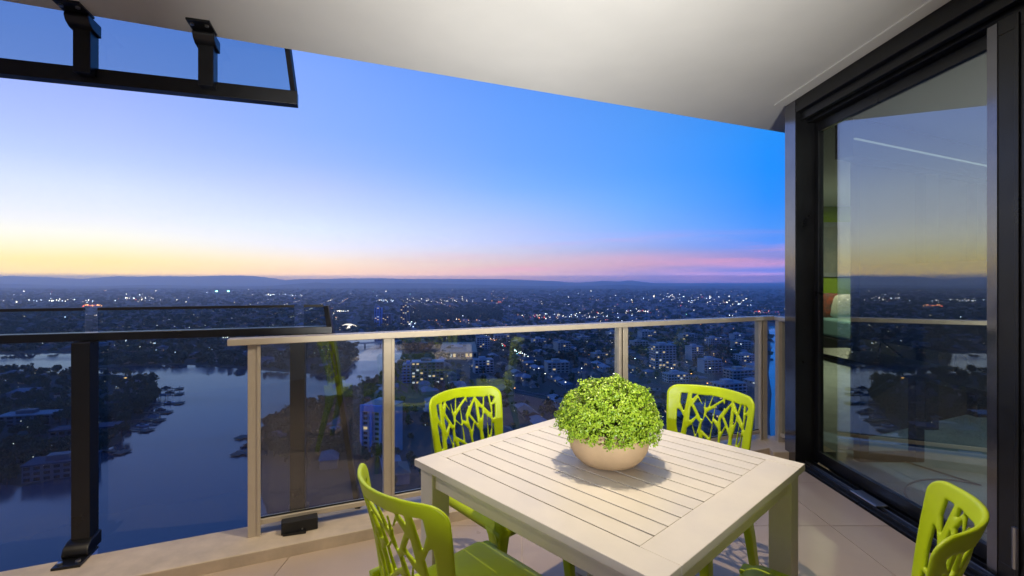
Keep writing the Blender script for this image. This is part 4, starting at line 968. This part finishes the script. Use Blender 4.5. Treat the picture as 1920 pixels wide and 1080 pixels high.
holes = [[cmh(p) for p in h] for h in holes_raw]
def sd_poly(poly, X, Y):
    d_ = np.full(X.shape, 1e9); n_ = len(poly)
    for i in range(n_):
        x0, y0 = poly[i]; x1, y1 = poly[(i + 1) % n_]; ex, ey = x1 - x0, y1 - y0; l2 = ex * ex + ey * ey
        t_ = np.clip(((X - x0) * ex + (Y - y0) * ey) / l2, 0, 1); d_ = np.minimum(d_, (X - x0 - t_ * ex) ** 2 + (Y - y0 - t_ * ey) ** 2)
    d_ = np.sqrt(d_); return np.where(poly_in(poly, X, Y), -d_, d_)
gxn, gyn = 150, 136
X, Y = np.meshgrid(np.linspace(-BW / 2 - .6, BW / 2 + .6, gxn), np.linspace(-BH - .4, 1.4, gyn))
hw = BW / 2 - 2.6 * np.clip(-Y / BH, 0, 1) ** 1.6
topy = .7 * (1 - (X / 21) ** 2)
Rr = 4.2; qx = np.abs(X) - (hw - Rr); qy = (Y - topy) + Rr
out = np.minimum(np.maximum(qx, qy), 0) + np.hypot(np.maximum(qx, 0), np.maximum(qy, 0)) - Rr
sol = np.maximum(out, -BH - Y)
for h in holes: sol = np.maximum(sol, -(sd_poly(h, X, Y) - .27))
# marching squares on the solid (sol < 0)
Vv = []; vid = {}; T3 = []
def vkey(k, x, y, s_):
    if k not in vid: vid[k] = len(Vv); Vv.append((x, y, s_))
    return vid[k]
ins = sol < 0
for j in range(gyn - 1):
    for i in range(gxn - 1):
        cs = [(i, j), (i + 1, j), (i + 1, j + 1), (i, j + 1)]; fl_ = [ins[b2, a2] for a2, b2 in cs]
        if not any(fl_): continue
        ring = []
        for k in range(4):
            a2 = cs[k]; b2 = cs[(k + 1) % 4]
            if fl_[k]: ring.append(vkey(('v', a2), X[a2[1], a2[0]], Y[a2[1], a2[0]], sol[a2[1], a2[0]]))
            if fl_[k] != fl_[(k + 1) % 4]:
                s0_, s1_ = sol[a2[1], a2[0]], sol[b2[1], b2[0]]; f_ = s0_ / (s0_ - s1_); e = ('e',) + tuple(sorted((a2, b2)))
                ring.append(vkey(e, X[a2[1], a2[0]] * (1 - f_) + X[b2[1], b2[0]] * f_, Y[a2[1], a2[0]] * (1 - f_) + Y[b2[1], b2[0]] * f_, 0.0))
        for k in range(1, len(ring) - 1): T3.append((ring[0], ring[k], ring[k + 1]))
Vv = np.array(Vv); T3 = np.array(T3)
SZ, BT = .47, .860             # seat and top heights
def back_surf(x, z_, off):
    """point of the bent, leaning backrest; x, z in metres; off along its thickness"""
    q = np.clip((BT - z_) / (BT - SZ), 0, 1.2); sag = .088 - .052 * q
    y_ = .185 + .105 * (1 - q) ** 1.25 - sag * (x / .21) ** 2 + .045
    nx = 2 * sag * x / .21 ** 2; nl = np.sqrt(1 + nx * nx)
    return np.stack([x + off * nx / nl, y_ + off / nl, z_], 1)
half = .0046 * np.sqrt(np.clip(1 - (1 - np.clip(-Vv[:, 2] / .85, 0, 1)) ** 2, 0, 1)) + .0018
xs, zs = Vv[:, 0] / 100, BT + (Vv[:, 1] - .7) / 100
Fv = back_surf(xs, zs, -half); Bv = back_surf(xs, zs, half); nV = len(Vv)
ed = {}
for t_ in T3:
    for k in range(3):
        e = (t_[k], t_[(k + 1) % 3]); ed[e] = 1
bnd = [e for e in ed if (e[1], e[0]) not in ed]
side = np.array([(a2, a2 + nV, b2 + nV) for a2, b2 in bnd] + [(a2, b2 + nV, b2) for a2, b2 in bnd])
back_me = npmesh('backrest', np.concatenate([Fv, Bv]), np.concatenate([T3, T3[:, ::-1] + nV, side]), 'lime_plastic', smooth=True)
bm = bmesh.new(); bm.from_mesh(back_me); bmesh.ops.recalc_face_normals(bm, faces=bm.faces); bm.to_mesh(back_me); bm.free(); back_me.shade_smooth()
# seat: dished shell with rolled front edge
ns, ms = 28, 26; top = []; bot = []
for j in range(ms):
    v_ = j / (ms - 1); y_ = -.225 + .43 * v_
    for i in range(ns):
        u_ = -1 + 2 * i / (ns - 1); w = .208 - .022 * v_; rc_ = min(1, (1 - abs(u_)) / .08 + .0)
        z_ = SZ - .012 * (1 - u_ * u_) * (.35 + .65 * v_) - .030 * max(0, (.14 - v_) / .14) ** 2 - .022 * max(0, (abs(u_) - .86) / .14) ** 2
        yy = y_ + .018 * (u_ * u_) * (1 - v_) ** 3
        top.append((u_ * w, yy, z_)); bot.append((u_ * w * .985, yy + (.004 if j == 0 else 0), z_ - .020 - .012 * (1 - abs(u_) ** 6) * 0))
sm = MB(); fs = []; nn = ns * ms
for j in range(ms - 1):
    for i in range(ns - 1):
        a2 = j * ns + i; fs += [(a2, a2 + 1, a2 + ns + 1, a2 + ns), (nn + a2 + ns, nn + a2 + ns + 1, nn + a2 + 1, nn + a2)]
for i in range(ns - 1): fs += [(i, nn + i, nn + i + 1, i + 1), ((ms - 1) * ns + i + 1, nn + (ms - 1) * ns + i + 1, nn + (ms - 1) * ns + i, (ms - 1) * ns + i)]
for j in range(ms - 1): fs += [(j * ns + ns, nn + j * ns + ns, nn + j * ns, j * ns), (j * ns + ns - 1, nn + j * ns + ns - 1, nn + j * ns + 2 * ns - 1, j * ns + 2 * ns - 1)]
seat_me = sm.add(top + bot, fs).mesh('seat', 'lime_plastic', True)
def ring4(cx0, cy0, z_, wx, wy, rr=.3):
    pts_ = []
    for qx_, qy_ in ((1, 1), (-1, 1), (-1, -1), (1, -1)):
        for k in range(4):
            a2 = {(1, 1): 0, (-1, 1): pi / 2, (-1, -1): pi, (1, -1): 1.5 * pi}[(qx_, qy_)] + k * pi / 6
            rx_ = wx * rr; ry_ = wy * rr; pts_.append((cx0 + qx_ * (wx - rx_) + rx_ * cos(a2), cy0 + qy_ * (wy - ry_) + ry_ * sin(a2), z_))
    return pts_
def leg_mesh(sx_, front):
    if front:
        q = [(SZ - .026, .172, -.172, .034, .050), (SZ - .055, .178, -.178, .026, .038), (SZ - .11, .183, -.186, .021, .027), (.25, .195, -.197, .019, .022), (.0, .212, -.216, .015, .016)]
    else:
        q = [(SZ + .055, .186, .205, .012, .034), (SZ - .03, .182, .190, .020, .036), (SZ - .10, .184, .197, .020, .028), (.25, .193, .230, .018, .022), (.0, .205, .285, .014, .016)]
    return MB().loft([ring4(sx_ * x_, y_, z_, wx, wy) for z_, x_, y_, wx, wy in q]).mesh('leg', 'lime_plastic', True)
legs = [leg_mesh(s_, f_) for s_ in (-1, 1) for f_ in (True, False)]
apm = MB().bar((-.165, .19, SZ - .034), (.165, .19, SZ - .034), .022, .03).mesh('seat_rail', 'lime_plastic')
fpm = MB().bar((-.15, -.19, SZ - .054), (.15, -.19, SZ - .054), .014, .026).mesh('seat_rail', 'lime_plastic')
def chair(dirv, dist, lat, yaw, label):
    """dirv: from the table centre to the chair; the chair faces the table"""
    c = TC + dirv * (dist - .245 + .0) + Vector((-dirv.y, dirv.x, 0)) * lat; rz = atan2(dirv.y, dirv.x) - pi / 2 + yaw
    t = empty('chair', (c.x, c.y, 0), rz); tag(t, label, 'chair', 'lime chairs around the table')
    link('backrest', back_me, t); link('seat', seat_me, t)
    for m_ in legs: link('leg', m_, t)
    link('seat_rail', apm, t); link('seat_rail', fpm, t)
    return t
chair(-ta, .79 + .0, 0.0, 0, 'lime plastic chair with branch-pattern back at the far left side of the table')
chair(tb, .855, .035, 0, 'lime plastic chair with branch-pattern back at the far right beside the plant')
chair(-tb, .73, -.128, 0, 'lime plastic chair in the front left seen from behind, seat under the table')
chair(ta, .845, .088, R(7), 'lime plastic chair at the front right before the sliding door')

# ------------------------------------------------ balcony downlights
def downlight(x, y, e, label, spread=150, size=.035):
    t = empty('ceiling_downlight', (x, y, CZ)); tag(t, label, 'downlight', 'balcony downlights')
    MB().loft([[(r_ * cos(2 * pi * k / 28), r_ * sin(2 * pi * k / 28), z_) for k in range(28)] for r_, z_ in ((.055, -.0005), (.055, -.008), (.042, -.010), (.040, -.002))], cap=False).build('trim_ring', 'steel', t, smooth=True)
    MB().tube([(0, 0, -.0008), (0, 0, -.0035)], .038, 24).build('lens', 'warm_lens', t)
    ld_ = bpy.data.lights.new('downlight_lamp', 'AREA'); ld_.shape = 'DISK'; ld_.size = size; ld_.energy = e; ld_.color = (1, .82, .58); ld_.spread = R(spread)
    o_ = bpy.data.objects.new('downlight_lamp', ld_); COL.objects.link(o_); o_.parent = t; o_.location = (0, 0, -.012)
downlight(.30, 1.98, 29, 'recessed downlight in the ceiling above the table')
downlight(-2.0, 1.20, 15, 'recessed downlight in the ceiling towards the left end', 115)

wl_ = empty('added_uplight', (.35, -1.55, 1.10)); tag(wl_, 'added fill uplighter out of view on the rear wall, brightens the ceiling', 'added fill lamp')  # added out of view, only to brighten the ceiling
MB().box(-.16, .16, .001, .10, -.05, .05).build('housing', 'steel', wl_, bevel=.01); MB().box(-.14, .14, .015, .09, .0505, .056).build('diffuser', 'warm_lens', wl_)
ld_ = bpy.data.lights.new('ceiling_fill_lamp', 'AREA'); ld_.shape = 'RECTANGLE'; ld_.size = .26; ld_.size_y = .07; ld_.energy = 59; ld_.color = (1, .985, .95); ld_.spread = R(52)
o_ = bpy.data.objects.new('ceiling_fill_lamp', ld_); COL.objects.link(o_); o_.parent = wl_; o_.location = (0, .06, .07); o_.rotation_euler = (R(90 + 15.5), 0, R(1.5))

# ------------------------------------------------ evening haze over the plain
hz = MB().box(-26000, 26000, -2500, 22000, GZ - 3, 215)
hm = bpy.data.materials.new('haze'); hm.use_nodes = True; M['haze'] = hm; t = hm.node_tree; t.nodes.clear()
pv = t.nodes.new('ShaderNodeVolumePrincipled'); pv.inputs['Color'].default_value = (.80, .86, 1, 1); pv.inputs['Density'].default_value = 1.2e-4; pv.inputs['Anisotropy'].default_value = .74
o = t.nodes.new('ShaderNodeOutputMaterial'); t.links.new(pv.outputs[0], o.inputs['Volume'])
haze = hz.build('haze', 'haze'); tag(haze, 'thin blue evening haze over the whole plain', 'haze', None, 'stuff')
